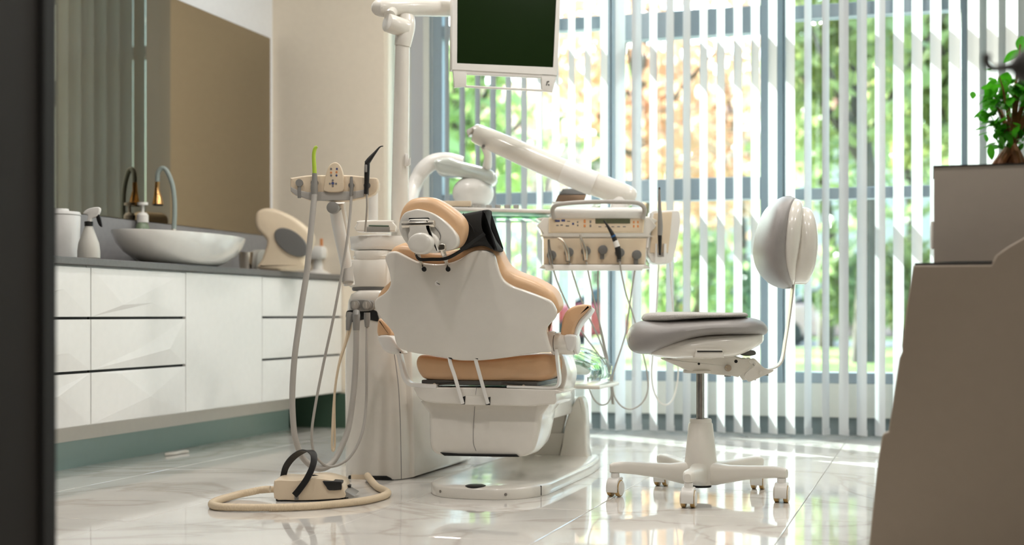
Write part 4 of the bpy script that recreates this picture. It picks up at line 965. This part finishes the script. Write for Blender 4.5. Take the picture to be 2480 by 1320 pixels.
# assistant's holder
ZA = 4.70
obj('holder_arm', MB().tube([P(846, 690, 4.86), P(838, 640, 4.84), P(822, 560, 4.78), P(812, 508, 4.74)], [.020, .021, .022, .021], 20, 4), 'white2', du)
obj('holder_arm', MB().tube([P(838, 600, 4.9), P(833, 560, 4.84), P(824, 490, 4.76)], [.018, .018, .016], 20, 4), 'white', du)
obj('arm_socket', MB().tube([P(843, 684, 4.83), P(840, 640, 4.85)], [.020, .022], 20), 'hose', du)
q = P(806, 503, ZA+.0); obj('arm_joint', MB().cyl(q-FW*.012, q+FW*.05, .0205, seg=28, bev=.002), 'greyplastic', du)
bar = [(703, 434), (708, 430), (742, 425), (770, 424), (850, 424), (895, 430), (914, 432), (915, 456), (905, 470), (882, 478), (862, 482), (845, 486), (800, 487), (770, 484), (752, 486), (735, 480), (716, 474), (704, 464)]
obj('holder_bar', MB().slab(PZl(bar, ZA), FW*.055, .006, sub=2), 'cream', du)
obj('holder_underside', MB().slab(PZl([(704, 452), (720, 460), (745, 465), (800, 464), (860, 463), (882, 459), (882, 477), (860, 481), (845, 485), (800, 486), (752, 485), (716, 473), (704, 463)], ZA-.004), FW*.02, .003, sharp=True), 'hose', du)
obj('keypad', MB().slab(PZl([(786, 463), (785, 445), (788, 425), (796, 403), (809, 393), (822, 398), (830, 418), (832, 440), (829, 463)], ZA-.014), FW*.02, .004), 'cream', du)
for i, (x, y, mm) in enumerate([(802, 409, 'greyprint'), (816, 409, 'blueprint'), (802, 418, 'orangeprint'), (815, 417, 'orangeprint'), (802, 425, 'greyprint'), (815, 425, 'blueprint'), (806, 437, 'greyprint'), (806, 444, 'blueprint'), (799, 445, 'greyprint'), (814, 445, 'greyprint'), (806, 451, 'greyprint')]):
    q = P(x, y, ZA-.014); obj('key', MB().cyl(q-FW*.0015, q+FW*.002, .0035 if i != 7 else .005, seg=12), mm, du)
for px_, w_, y0_, y1_ in ((725, 9, 434, 480), (762, 9, 434, 478), (851, 7, 440, 474), (889, 8, 440, 472)):
    q = P(px_, y0_+9, ZA-.006)
    obj('tip_holder', MB().cyl(q-FW*.004, q+FW*.012, w_*ZA/F, seg=24).box(P(px_, (y0_+9+y1_)/2, ZA-.004), (.012, .008, (y1_-y0_-9)*ZA/F), .002, rotz=YAW), 'midgrey' if px_ > 740 else 'greyplastic', du)
# hoses and tips
def hose(name, pts, r, mm, seg=14, sub=6, lab=None):
    return obj(name, MB().tube([P(x, y, z) for x, y, z in pts], r, seg, sub), mm, du, angle=80, label=lab)
obj('suction_handpiece', MB().tube(PZl([(762, 420), (762, 436), (761, 455), (762, 472)], ZA-.018), [.0085, .0100, .0125, .0105], 20, 4), 'greyplastic', du)
obj('suction_tip', MB().tube([P(762, 421, ZA-.018), P(761, 400, ZA-.018), P(760, 375, ZA-.018), P(763, 360, ZA-.018), P(768, 355, ZA-.018)], [.0075, .0070, .0064, .0062, .0050], 16, 4), 'greenplastic', du, label='lime green suction tip')
hose('suction_hose', [(762, 470, ZA-.018), (757, 520, 4.67), (750, 590, 4.66), (743, 660, 4.66), (732, 730, 4.65), (722, 800, 4.65), (713, 870, 4.64), (708, 951, 4.64), (710, 1020, 4.64), (716, 1065, 4.64), (733, 1108, 4.65), (760, 1132, 4.67), (785, 1134, 4.69), (808, 1117, 4.72), (828, 1080, 4.75), (844, 1035, 4.77), (855, 961, 4.79), (860, 900, 4.80), (862, 854, 4.80), (863, 800, 4.80), (863, 765, 4.80)], .0105, 'hose', lab='thick grey suction hose in a deep loop')
obj('hose_end', MB().tube([P(863, 800, 4.80), P(863, 763, 4.80), P(863, 755, 4.81)], [.0115, .0135, .012], 18), 'greyplastic', du)
hose('suction_hose', [(851, 474, ZA-.01), (848, 520, 4.68), (841, 580, 4.67), (828, 660, 4.67), (808, 767, 4.66), (784, 878, 4.66), (765, 975, 4.66), (755, 1048, 4.66), (760, 1094, 4.67), (780, 1122, 4.68), (805, 1130, 4.70), (840, 1114, 4.72), (866, 1078, 4.74), (881, 1030, 4.76), (887, 970, 4.78), (888, 900, 4.79), (888, 854, 4.80), (889, 790, 4.81)], .0048, 'hose', lab='thin grey suction hose')
obj('hose_end', MB().tube([P(889, 792, 4.81), P(889, 772, 4.81), P(889, 757, 4.81)], [.008, .0115, .011], 18), 'greyplastic', du)
hose('syringe_hose', [(843, 795, 4.81), (836, 830, 4.80), (824, 868, 4.79), (814, 920, 4.79), (808, 980, 4.79), (805, 1040, 4.79), (804, 1080, 4.79), (807, 1092, 4.79), (811, 1075, 4.80), (810, 1010, 4.80), (811, 950, 4.80), (820, 890, 4.81), (835, 840, 4.815), (848, 800, 4.82), (850, 770, 4.82)], .0040, 'hosewarm')
obj('hose_end', MB().tube([P(842, 800, 4.81), P(845, 778, 4.81), P(848, 758, 4.82)], [.007, .0115, .012], 18), 'greyplastic', du)
obj('curing_tip', MB().tube(PZl([(886, 470), (888, 440), (889, 405), (890, 392)], ZA-.016), [.0065, .0085, .0095, .0085], 16, 4), 'black', du)
obj('curing_nozzle', MB().tube(PZl([(888, 396), (895, 386), (908, 370), (920, 356), (928, 354)], ZA-.016), [.0095, .0085, .0050, .0025, .0018], 14, 4), 'black', du, label='black bent nozzle tip')
obj('curing_switch', MB().box(P(886, 408, ZA-.028), (.009, .008, .026), .002, rotz=YAW), 'greyplastic', du)
hose('syringe_hose', [(888, 470, ZA-.016), (889, 500, 4.70), (887, 530, 4.74), (884, 560, 4.82)], .0035, 'hose')
obj('thin_handpiece', MB().tube(PZl([(851, 428), (851, 440), (852, 455), (850, 475)], ZA-.012), [.0048, .0058, .0065, .0048], 16, 4), 'greyplastic', du)
# monitor pole
ZP = 5.1
obj('monitor_pole', MB().tube([P(969, 640, ZP), P(969, 480, ZP), P(972, 300, ZP), P(975, 105, ZP)], [.034, .0325, .0300, .0270], 32, 3), 'white', du)
obj('pole_elbow', MB().tube([P(975, 112, ZP), P(978, 92, ZP), P(984, 62, ZP+.01), P(984, 42, ZP+.02)], [.030, .033, .034, .030], 28, 4), 'white', du)
obj('pole_joint', MB().cyl(P(937, 54, ZP-.05), P(982, 70, ZP), .0345, seg=36, bev=.004), 'white', du)
obj('monitor_arm', MB().tube([P(918, 18, ZP-.02), P(930, 19, ZP-.02), P(1010, 18, ZP+.06), P(1114, 20, ZP+.19)], [.030, .034, .034, .033], 28, 3), 'white', du)
obj('arm_groove', MB().tube([P(924, 19, ZP-.056), P(1010, 20, ZP+.024), P(1096, 21, ZP+.13)], .0012, 6), 'greyprint', du)
obj('arm_neck', MB().tube([P(944, 38, ZP-.04), P(945, 30, ZP-.02)], [.022, .028], 20), 'white', du)
obj('pole_clip', MB().slab(PZl([(981, 372), (989, 372), (990, 402), (980, 402)], ZP-.036), FW*.01, .002, sharp=True).slab(PZl([(990, 384), (994, 382), (994, 398), (988, 402), (988, 398), (990, 397)], ZP-.036), FW*.008, .001, sharp=True), 'white2', du)
# ------------------------------------------------------------------ monitor
mp0 = P(1107, 153, 5.16); mp1 = P(1340, 163, 5.246); mx_ = (mp1-mp0); mx_.z = 0; mx_.normalize(); NM = Vector((-mx_.y, mx_.x, 0))
def Mo(l, d=0.0): return [PP(x, y, mp0+NM*d, NM) for x, y in l]
mo = thing('monitor', PP(1225, 222, mp0, NM), 'white-framed monitor with dark green screen hanging from the pole arm', 'monitor')
fro = Mo([(1097, -60), (1360, -60), (1349, 182), (1095, 168)]);
tl, tr2, brr, bll = Mo([(1108, -52), (1350, -52), (1340, 163), (1107, 153)])
O4 = [fro[0], fro[1], fro[2], fro[3]]; I4 = [tl, tr2, brr, bll]
fbm = MB()
def bez(p, d): return p+NM*d
fbm.loft([[bez(p, d) for p in R4] for R4, d in ((I4, .012), (I4, .001), (O4, .0), (O4, .030), (I4, .030))], cap=False)
obj('bezel', fbm, 'white2', mo, smooth=False)
obj('screen', MB().slab([p+NM*.006 for p in I4], NM*.004, .0005, sharp=True), 'screen', mo, smooth=False)
obj('rear_housing', MB().slab([p+NM*.028 for p in O4], NM*.03, .008, sharp=True), 'whitemat', mo)
h = Mo([(1098, 172), (1343, 186), (1340, 222), (1336, 224), (1310, 222), (1310, 216), (1313, 210), (1312, 190), (1308, 187), (1134, 180), (1129, 184), (1129, 203), (1132, 208), (1306, 215), (1308, 222), (1100, 212), (1097, 200)], .004)
# handle as four bars round the opening
def bar4(pts): return MB().slab(Mo(pts, .003), NM*.018, .003, sharp=True)
obj('handle_side', bar4([(1097, 168), (1130, 169), (1130, 209), (1101, 212)]), 'white2', mo)
obj('handle_side', bar4([(1312, 181), (1349, 182), (1338, 223), (1312, 220)]), 'white2', mo)
obj('handle_top', bar4([(1129, 168), (1313, 179), (1313, 189), (1129, 180)]), 'white2', mo)
obj('handle_bar', bar4([(1129, 206), (1313, 216), (1313, 221), (1129, 211)]), 'white2', mo)

for p_ in ([(1324, 197), (1327, 197), (1325, 207), (1322, 207)], [(1326, 196), (1331, 196), (1329, 200), (1326, 200)], [(1327, 203), (1331, 204), (1331, 208), (1327, 207)]):
    obj('emblem', MB().slab(Mo(p_, .0022), NM*.0012, .0002, sharp=True), 'midgrey', mo, smooth=False)
# ------------------------------------------------------------------ downlights in the ceiling
for (x, y), wh in zip(LAMPS, ['over the left of the doorway', 'over the middle of the doorway', 'over the sloped counter', 'over the washbasin', 'over the dental chair backrest', 'over the planter', 'over the dental unit pole', 'over the window end of the stool']):
    d = obj('ceiling_downlight', MB().lathe([(.085, -.002), (.095, -.012), (.098, -.001), (.07, -.001)], Vector((x, y, CEIL)), 28), 'white2')
    tag(d, 'round recessed ceiling downlight '+wh, 'downlight', 'ceiling downlights')
# ------------------------------------------------------------------ foot pedal with its corrugated hose
ZF_ = 4.37
fp_ = thing('foot_pedal', PH(745, 1212, 0), 'cream foot control pedal with black loop handle on the marble floor', 'foot control')
body = [(663, 1170), (666, 1164), (680, 1162), (700, 1163), (722, 1163), (745, 1160), (770, 1158), (795, 1161), (815, 1167), (828, 1173), (834, 1190), (835, 1205), (800, 1209), (740, 1212), (690, 1211), (664, 1207)]
def PF(l, dz=0.0): return [P(x, y, ZF_+dz) for x, y in l]
obj('pedal_body', MB().slab(PF(body), FW*.17, .004, sub=2), 'cream', fp_, angle=60)
obj('pedal_sole', MB().slab(PF([(668, 1207), (830, 1208), (829, 1213.4), (668, 1213.4)], .004), FW*.16, .001, sharp=True), 'black', fp_)
obj('side_pad', MB().slab(PF([(781, 1166), (792, 1165), (825, 1166), (827, 1172), (827, 1185), (822, 1187), (797, 1188), (790, 1180)], -.006), FW*.05, .003, sub=2), 'black', fp_)
obj('top_pad', MB().slab([P(756, 1154, 4.44), P(800, 1161, 4.44), P(808, 1160, 4.53), P(764, 1153, 4.53)], UP*.006, .002, sharp=True), 'black', fp_)
obj('rear_wing', MB().slab([P(826, 1176, 4.46), P(850, 1181, 4.47), P(851, 1177, 4.53), P(826, 1173, 4.53)], UP*.006, .002, sharp=True), 'black', fp_)
obj('toe_plate', MB().slab(PF([(834, 1189), (838, 1190), (859, 1202), (857, 1204), (835, 1205)], .01), FW*.13, .002, sharp=True), 'greyplastic', fp_)
arch = [P(684, 1168, 4.51), P(692, 1132, 4.505), P(713, 1105, 4.48), P(741, 1091, 4.44), P(759, 1100, 4.40), P(758, 1127, 4.375), P(743, 1160, 4.362), P(724, 1187, 4.358), P(713, 1200, 4.358)]
obj('loop_handle', MB().tube(arch, 1.0, 16, 6, flat=(.0108, .0022), up=(RT*.96-FW*.22).normalized()), 'black', fp_, angle=60)
obj('handle_pin', MB().slab(PF([(713, 1199), (723, 1199), (723, 1211), (713, 1211)], -.002), FW*.01, .001, sharp=True), 'greyplastic', fp_)
obj('hose_socket', MB().cyl(P(654, 1185, 4.40), P(668, 1186, 4.41), .0105, seg=16), 'cream', fp_)
hp = [(654, 1185, .029), (630, 1187, .025), (605, 1192, .020), (580, 1197, .016), (558, 1203, .0135), (536, 1209, .0125), (518, 1216, .0125), (513, 1221.5, .0125), (522, 1226, .0125), (548, 1228.5, .0125), (590, 1229.5, .0125), (640, 1229.5, .0125), (692, 1228.5, .0125), (756, 1225.5, .0125), (819, 1220, .0125), (870, 1214.5, .0125), (905, 1208, .0125), (930, 1200.5, .0125), (939, 1194, .0125), (932, 1188, .0125), (915, 1180, .013), (905, 1171, .014), (896, 1160, .018), (890, 1152, .021)]
ctr = [PH(x, y, h_) for x, y, h_ in hp]
ctr[-1] = Vector((ctr[-1].x, min(ctr[-1].y, 4.62), ctr[-1].z))
sp_ = cr_spline(ctr, 30)
# resample evenly, ribbed radius
L_ = [0.0]
for a_, b_ in zip(sp_[:-1], sp_[1:]): L_.append(L_[-1]+(b_-a_).length)
step = .0011; n_ = int(L_[-1]/step); pts_ = []; k = 0
for i in range(n_):
    s_ = i*step
    while L_[k+1] < s_: k += 1
    t_ = (s_-L_[k])/max(1e-9, L_[k+1]-L_[k]); pts_.append(sp_[k].lerp(sp_[k+1], t_))
rad_ = [.0113+(.0009 if (i % 4) < 2 else -.0007) for i in range(n_)]
obj('corrugated_hose', MB().tube(pts_, rad_, 14), 'hosewarm', fp_, angle=180, label='cream corrugated hose curling round to the unit')

# ------------------------------------------------------------------ instrument console on its swing arm
ZI = 5.40
ic = thing('instrument_console', (P(1440, HOR, ZI).x, P(1440, HOR, ZI).y, P(0, 655, ZI).z), 'beige instrument console with handpieces, display and bow handle, hanging beside the chair', 'console')
def PI_(l, dz=0.0): return [P(x, y, ZI+dz) for x, y in l]
obj('console_body', MB().slab(PI_([(1318, 524), (1575, 524), (1579, 548), (1572, 580), (1564, 640), (1560, 652), (1322, 652), (1316, 640), (1316, 580), (1308, 556), (1310, 536)], .02), FW*.16, .008, sub=2), 'white', ic, angle=50)
obj('console_roll', MB().tube([P(1336, 517, ZI+.02), P(1345, 517, ZI+.02), P(1555, 517, ZI+.02), P(1562, 517, ZI+.02)], [.016, .024, .024, .016], 24), 'white2', ic)
obj('upper_front', MB().slab(PI_([(1318, 527), (1574, 527), (1572, 568), (1562, 574), (1330, 574), (1316, 566)], .012), FW*.02, .004, sub=2), 'whitemat', ic)
obj('lower_front', MB().slab(PI_([(1316, 577), (1566, 577), (1561, 640), (1318, 640)], .016), FW*.02, .003, sharp=True), 'counterbeige' if False else 'cream', ic)
obj('holder_shelf', MB().slab(PI_([(1318, 641), (1560, 641), (1556, 655), (1322, 655)], -.01), FW*.05, .005, sharp=True), 'white2', ic)
obj('control_panel', MB().slab(PI_([(1332, 530), (1558, 530), (1555, 562), (1332, 562)], .008), FW*.008, .002, sharp=True), 'cream', ic)
obj('panel_border', MB().slab(PI_([(1329, 528), (1561, 528), (1558, 564), (1329, 564)], .0095), FW*.006, .002, sharp=True), 'border', ic)
obj('display', MB().slab(PI_([(1442, 530), (1526, 530), (1526, 541), (1442, 541)], .006), FW*.004, .0005, sharp=True), 'lcd', ic)
for x, y, w_, h_, mm in [(1350, 535, 12, 5, 'blueprint'), (1364, 534, 9, 5, 'blueprint'), (1377, 536, 7, 2, 'greyprint'), (1350, 546, 6, 3, 'greyprint'), (1360, 545, 6, 3, 'greyprint'), (1374, 547, 8, 3, 'greyprint'), (1388, 542, 5, 5, 'blueprint'), (1399, 538, 3, 4, 'greyprint'), (1399, 546, 3, 4, 'greyprint'),
                        (1416, 536, 5, 8, 'orangeprint'), (1416, 547, 5, 6, 'orangeprint'), (1430, 537, 4, 6, 'greyprint'), (1430, 547, 4, 6, 'greyprint'), (1535, 538, 4, 6, 'orangeprint'), (1535, 548, 4, 6, 'orangeprint'), (1545, 538, 4, 6, 'orangeprint'), (1545, 548, 4, 6, 'orangeprint'),
                        (1453, 549, 7, 2, 'greyprint'), (1469, 549, 7, 2, 'greyprint'), (1484, 549, 7, 2, 'greyprint'), (1498, 549, 7, 2, 'greyprint'), (1512, 549, 7, 2, 'greyprint')]:
    q = P(x, y, ZI+.0075); s = ZI/F
    obj('panel_key', MB().box(q, (w_*s, .002, h_*s), .0004, rotz=YAW, seg=1), mm, ic, smooth=False)
obj('bow_handle', MB().tube([P(x, y, z) for x, y, z in [(1343, 530, ZI), (1338, 512, ZI-.01), (1344, 499, ZI-.03), (1368, 493, ZI-.04), (1430, 489, ZI-.045), (1500, 489, ZI-.045), (1540, 491, ZI-.04), (1557, 499, ZI-.03), (1561, 513, ZI-.01), (1556, 530, ZI)]], .0085, 18, 6), 'hose', ic)
cab = [(1334, 618), (1376, 611), (1417, 608), (1458, 605), (1499, 612), (1540, 617)]
for i, (x, y) in enumerate(cab):
    q = P(x+2, y, ZI)
    obj('instrument_holder', MB().cyl(q-FW*.012, q+FW*.02, .0185, seg=24, bev=.003).box(P(x, y+14, ZI+.004), (.016, .02, .03), .003, rotz=YAW), 'midgrey', ic)
def tl(name, pts, rad, mm, z=-.02, lab=None): return obj(name, MB().tube([P(x, y, ZI+z) for x, y in pts], rad, 14, 4), mm, ic, label=lab)
tl('handpiece', [(1329, 580), (1330, 600), (1333, 620), (1336, 641)], [.0045, .0060, .0095, .0060], 'steel')
tl('handpiece', [(1350, 577), (1358, 580), (1367, 592), (1374, 612), (1376, 632)], [.0040, .0065, .0075, .0100, .0070], 'chrome')
tl('handpiece', [(1405, 568), (1408, 582), (1413, 595), (1418, 612), (1419, 630)], [.0035, .0070, .0085, .0105, .0070], 'chrome')
tl('scaler', [(1462, 534), (1472, 548), (1483, 567), (1490, 584)], [.0025, .0050, .0085, .0100], 'black', z=-.035, lab='black tapered instrument with blue ring')
tl('scaler_ring', [(1484.5, 570), (1486.5, 574)], [.0098, .0100], 'blue', z=-.0352)
tl('scaler_sleeve', [(1490, 583), (1495, 598)], [.0108, .0112], 'white2', z=-.034)
tl('scaler_grip', [(1495, 597), (1498, 612), (1500, 628)], [.0110, .0110, .0070], 'black', z=-.033)
mod = [(1577, 512), (1600, 511), (1632, 509), (1647, 514), (1647, 548), (1640, 590), (1632, 620), (1626, 636), (1600, 640), (1578, 634), (1565, 600), (1570, 560)]
obj('side_module', MB().slab(PI_(mod, .03), FW*.12, .006, sub=2), 'white2', ic)
obj('module_front', MB().slab(PI_([(1584, 516), (1628, 513), (1624, 560), (1618, 612), (1574, 612), (1578, 560)], .024), FW*.02, .003, sharp=True), 'cream', ic)
obj('module_gap', MB().tube(PI_([(1576, 516), (1574, 550), (1568, 600)], .02), .005, 10, 4), 'white2', ic)
tl('camera_handpiece', [(1597, 457), (1597, 480), (1598, 515), (1599, 548), (1598, 570)], [.0042, .0058, .0078, .0100, .0095], 'greyplastic', z=-.01, lab='tall slim upright handpiece')
tl('handpiece_tip', [(1597, 459), (1597, 454)], [.0045, .0035], 'black', z=-.01)
tl('handpiece_grip', [(1598, 569), (1598, 590), (1598, 618)], [.0085, .0070, .0045], 'black', z=-.01)
obj('module_clip', MB().slab(PI_([(1588, 590), (1592, 590), (1592, 622), (1608, 622), (1608, 590), (1614, 590), (1614, 636), (1586, 636)], .0), FW*.03, .002, sharp=True), 'white2', ic)
# swing arm down to the console
obj('swing_arm', MB().tube([P(1148, 322, 5.55), P(1158, 325, 5.55), P(1250, 366, 5.54), P(1350, 409, 5.53), P(1450, 449, 5.52), P(1520, 476, 5.5), P(1534, 482, 5.5)], [.028, .040, .046, .048, .048, .044, .030], 28, 3), 'white', ic, angle=80)
obj('arm_sleeve', MB().tube([P(1362, 414, 5.53), P(1440, 446, 5.52)], .0505, 28), 'white2', ic)
obj('arm_mount', MB().tube([P(1505, 478, 5.5), P(1500, 500, 5.49), P(1498, 530, 5.48)], [.038, .036, .034], 20), 'white2', ic)
obj('arm_screw', MB().cyl(P(1171, 354, 5.49), P(1171, 354, 5.53), .006), 'midgrey', ic)
# tray beside the console
tr = [(1075, 503), (1180, 502), (1290, 505), (1335, 512), (1338, 520), (1290, 521), (1180, 518), (1075, 517)]
obj('side_tray', MB().slab([P(1070, 510, 5.44), P(1334, 517, 5.42), P(1334, 517, 5.42)+FW*.26, P(1070, 510, 5.44)+FW*.26], UP*.016, .007, sharp=True), 'white2', ic)
obj('tray_glass', MB().slab([P(1085, 528, 5.44), P(1330, 530, 5.42), P(1330, 530, 5.42)+FW*.24, P(1085, 528, 5.44)+FW*.24], UP*.010, .003, sharp=True), 'greenglass', ic)
bx_ = obj('white_box', MB().box(P(1106, 495, 5.52)+UP*.0, (.12, .09, .022), .003, rotz=YAW), 'cream'); tag(bx_, 'small flat cream box on the tray behind the headrest', 'box')
for i in range(6):
    od = ['first', 'second', 'third', 'fourth', 'fifth', 'last'][i]
    x = 1140+i*22
    q = P(x, 500, 5.5); kb = obj('bur_block', MB().cyl(q-UP*.008, q+UP*.006, .012, seg=16, bev=.002), 'hose'); tag(kb, 'small grey round knob, '+od+' from the cream box on the white tray', 'knob', 'grey knobs in a row on the white tray')
s1 = obj('card_stack', MB().slab([P(x, y, 5.62) for x, y in [(1352, 472), (1420, 472), (1414, 488), (1345, 488)]], FW*.10, .002, sharp=True), 'books'); tag(s1, 'brown cardboard carton behind the console handle', 'carton')
s2 = obj('grey_stack', MB().slab([P(x, y, 5.62) for x, y in [(1363, 457), (1424, 455), (1420, 471), (1354, 471)]], FW*.10, .003, sharp=True), 'bookgrey'); tag(s2, 'grey carton lying on the brown carton', 'carton')
obj('rear_shelf', MB().slab([P(1338, 493, 5.56), P(1440, 493, 5.56), P(1440, 493, 5.56)+FW*.2, P(1338, 493, 5.56)+FW*.2], UP*.008, .002, sharp=True), 'white2', ic)
# thin instrument hoses hanging in loops
def hs(pts, z, r=.0034, mm='hose'):
    obj('instrument_hose', MB().tube([P(1260+x/3.3, 640+y/3.3, z+.19*max(0, min(1, y/600))) for x, y in pts], r, 10, 6), mm, ic, angle=80)
hs([(250, -10), (300, 150), (380, 330), (500, 550), (610, 700), (680, 800), (712, 900), (726, 980), (725, 1060), (690, 1115), (640, 1122), (590, 1080), (560, 1020), (545, 960), (540, 900)], 5.38)
hs([(395, -10), (430, 110), (490, 290), (560, 450), (640, 620), (690, 790), (715, 900), (730, 1040), (735, 1120)], 5.40)
hs([(528, -20), (555, 120), (590, 290), (630, 450), (670, 620), (705, 800), (730, 940), (745, 1120)], 5.39)
hs([(625, -60), (622, 100), (622, 300), (630, 440), (655, 600), (690, 760)], 5.42, mm='soapgreen' if False else 'hose')
hs([(795, -20), (815, 100), (850, 250), (900, 400), (945, 560), (985, 730), (1012, 860), (1022, 980), (1000, 1070), (950, 1130), (880, 1160), (810, 1135), (755, 1060), (735, 960)], 5.37)
hs([(925, 0), (905, 120), (880, 280), (862, 420), (845, 540), (815, 650), (775, 770), (742, 880), (735, 960)], 5.40)
hs([(1110, -40), (1102, 100), (1092, 300), (1075, 560), (1058, 740), (1050, 880), (1065, 1000), (1105, 1090), (1160, 1125), (1215, 1085), (1250, 980), (1262, 860), (1255, 700), (1240, 540), (1222, 380), (1208, 200), (1200, 20), (1196, -10)], 5.44, mm='white2')
# ------------------------------------------------------------------ operating light
ol_ = thing('operating_light', P(990, 520, 5.75), 'white translucent operating light on a curved arm above the headrest', 'lamp')
ZL = 5.75
obj('curved_arm', MB().tube([P(990, 620, 5.3), P(990, 520, 5.5), P(998, 468, 5.7), (P(1010, 435, ZL)), P(1028, 408, ZL), P(1052, 392, ZL), P(1085, 389, ZL), P(1120, 396, ZL)], [.022, .026, .030, .032, .034, .034, .034, .030], 22, 5), 'white2', ol_, angle=80)
obj('light_pad', MB().slab([P(x, y, ZL-.05) for x, y in [(1050, 388), (1085, 380), (1110, 388), (1150, 398), (1185, 408), (1202, 422), (1203, 438), (1190, 446), (1170, 440), (1130, 430), (1090, 424), (1060, 416)]], FW*.16, .022, sub=3, steps=5), 'palebag', ol_, angle=80)
obj('light_globe', MB().ell(P(1146, 468, ZL+.02), (.086, .10, .074), 36, 22), 'white2', ol_, angle=180)
obj('globe_foot', MB().lathe([(.05, -.01), (.06, 0), (.05, .012)], P(1146, 503, ZL-.0), 28), 'hose', ol_)
obj('joint_link', MB().tube([P(1175, 352, 5.56), P(1182, 378, 5.62), P(1180, 402, 5.72)], [.020, .016, .020], 16, 4), 'whitemat', ol_)
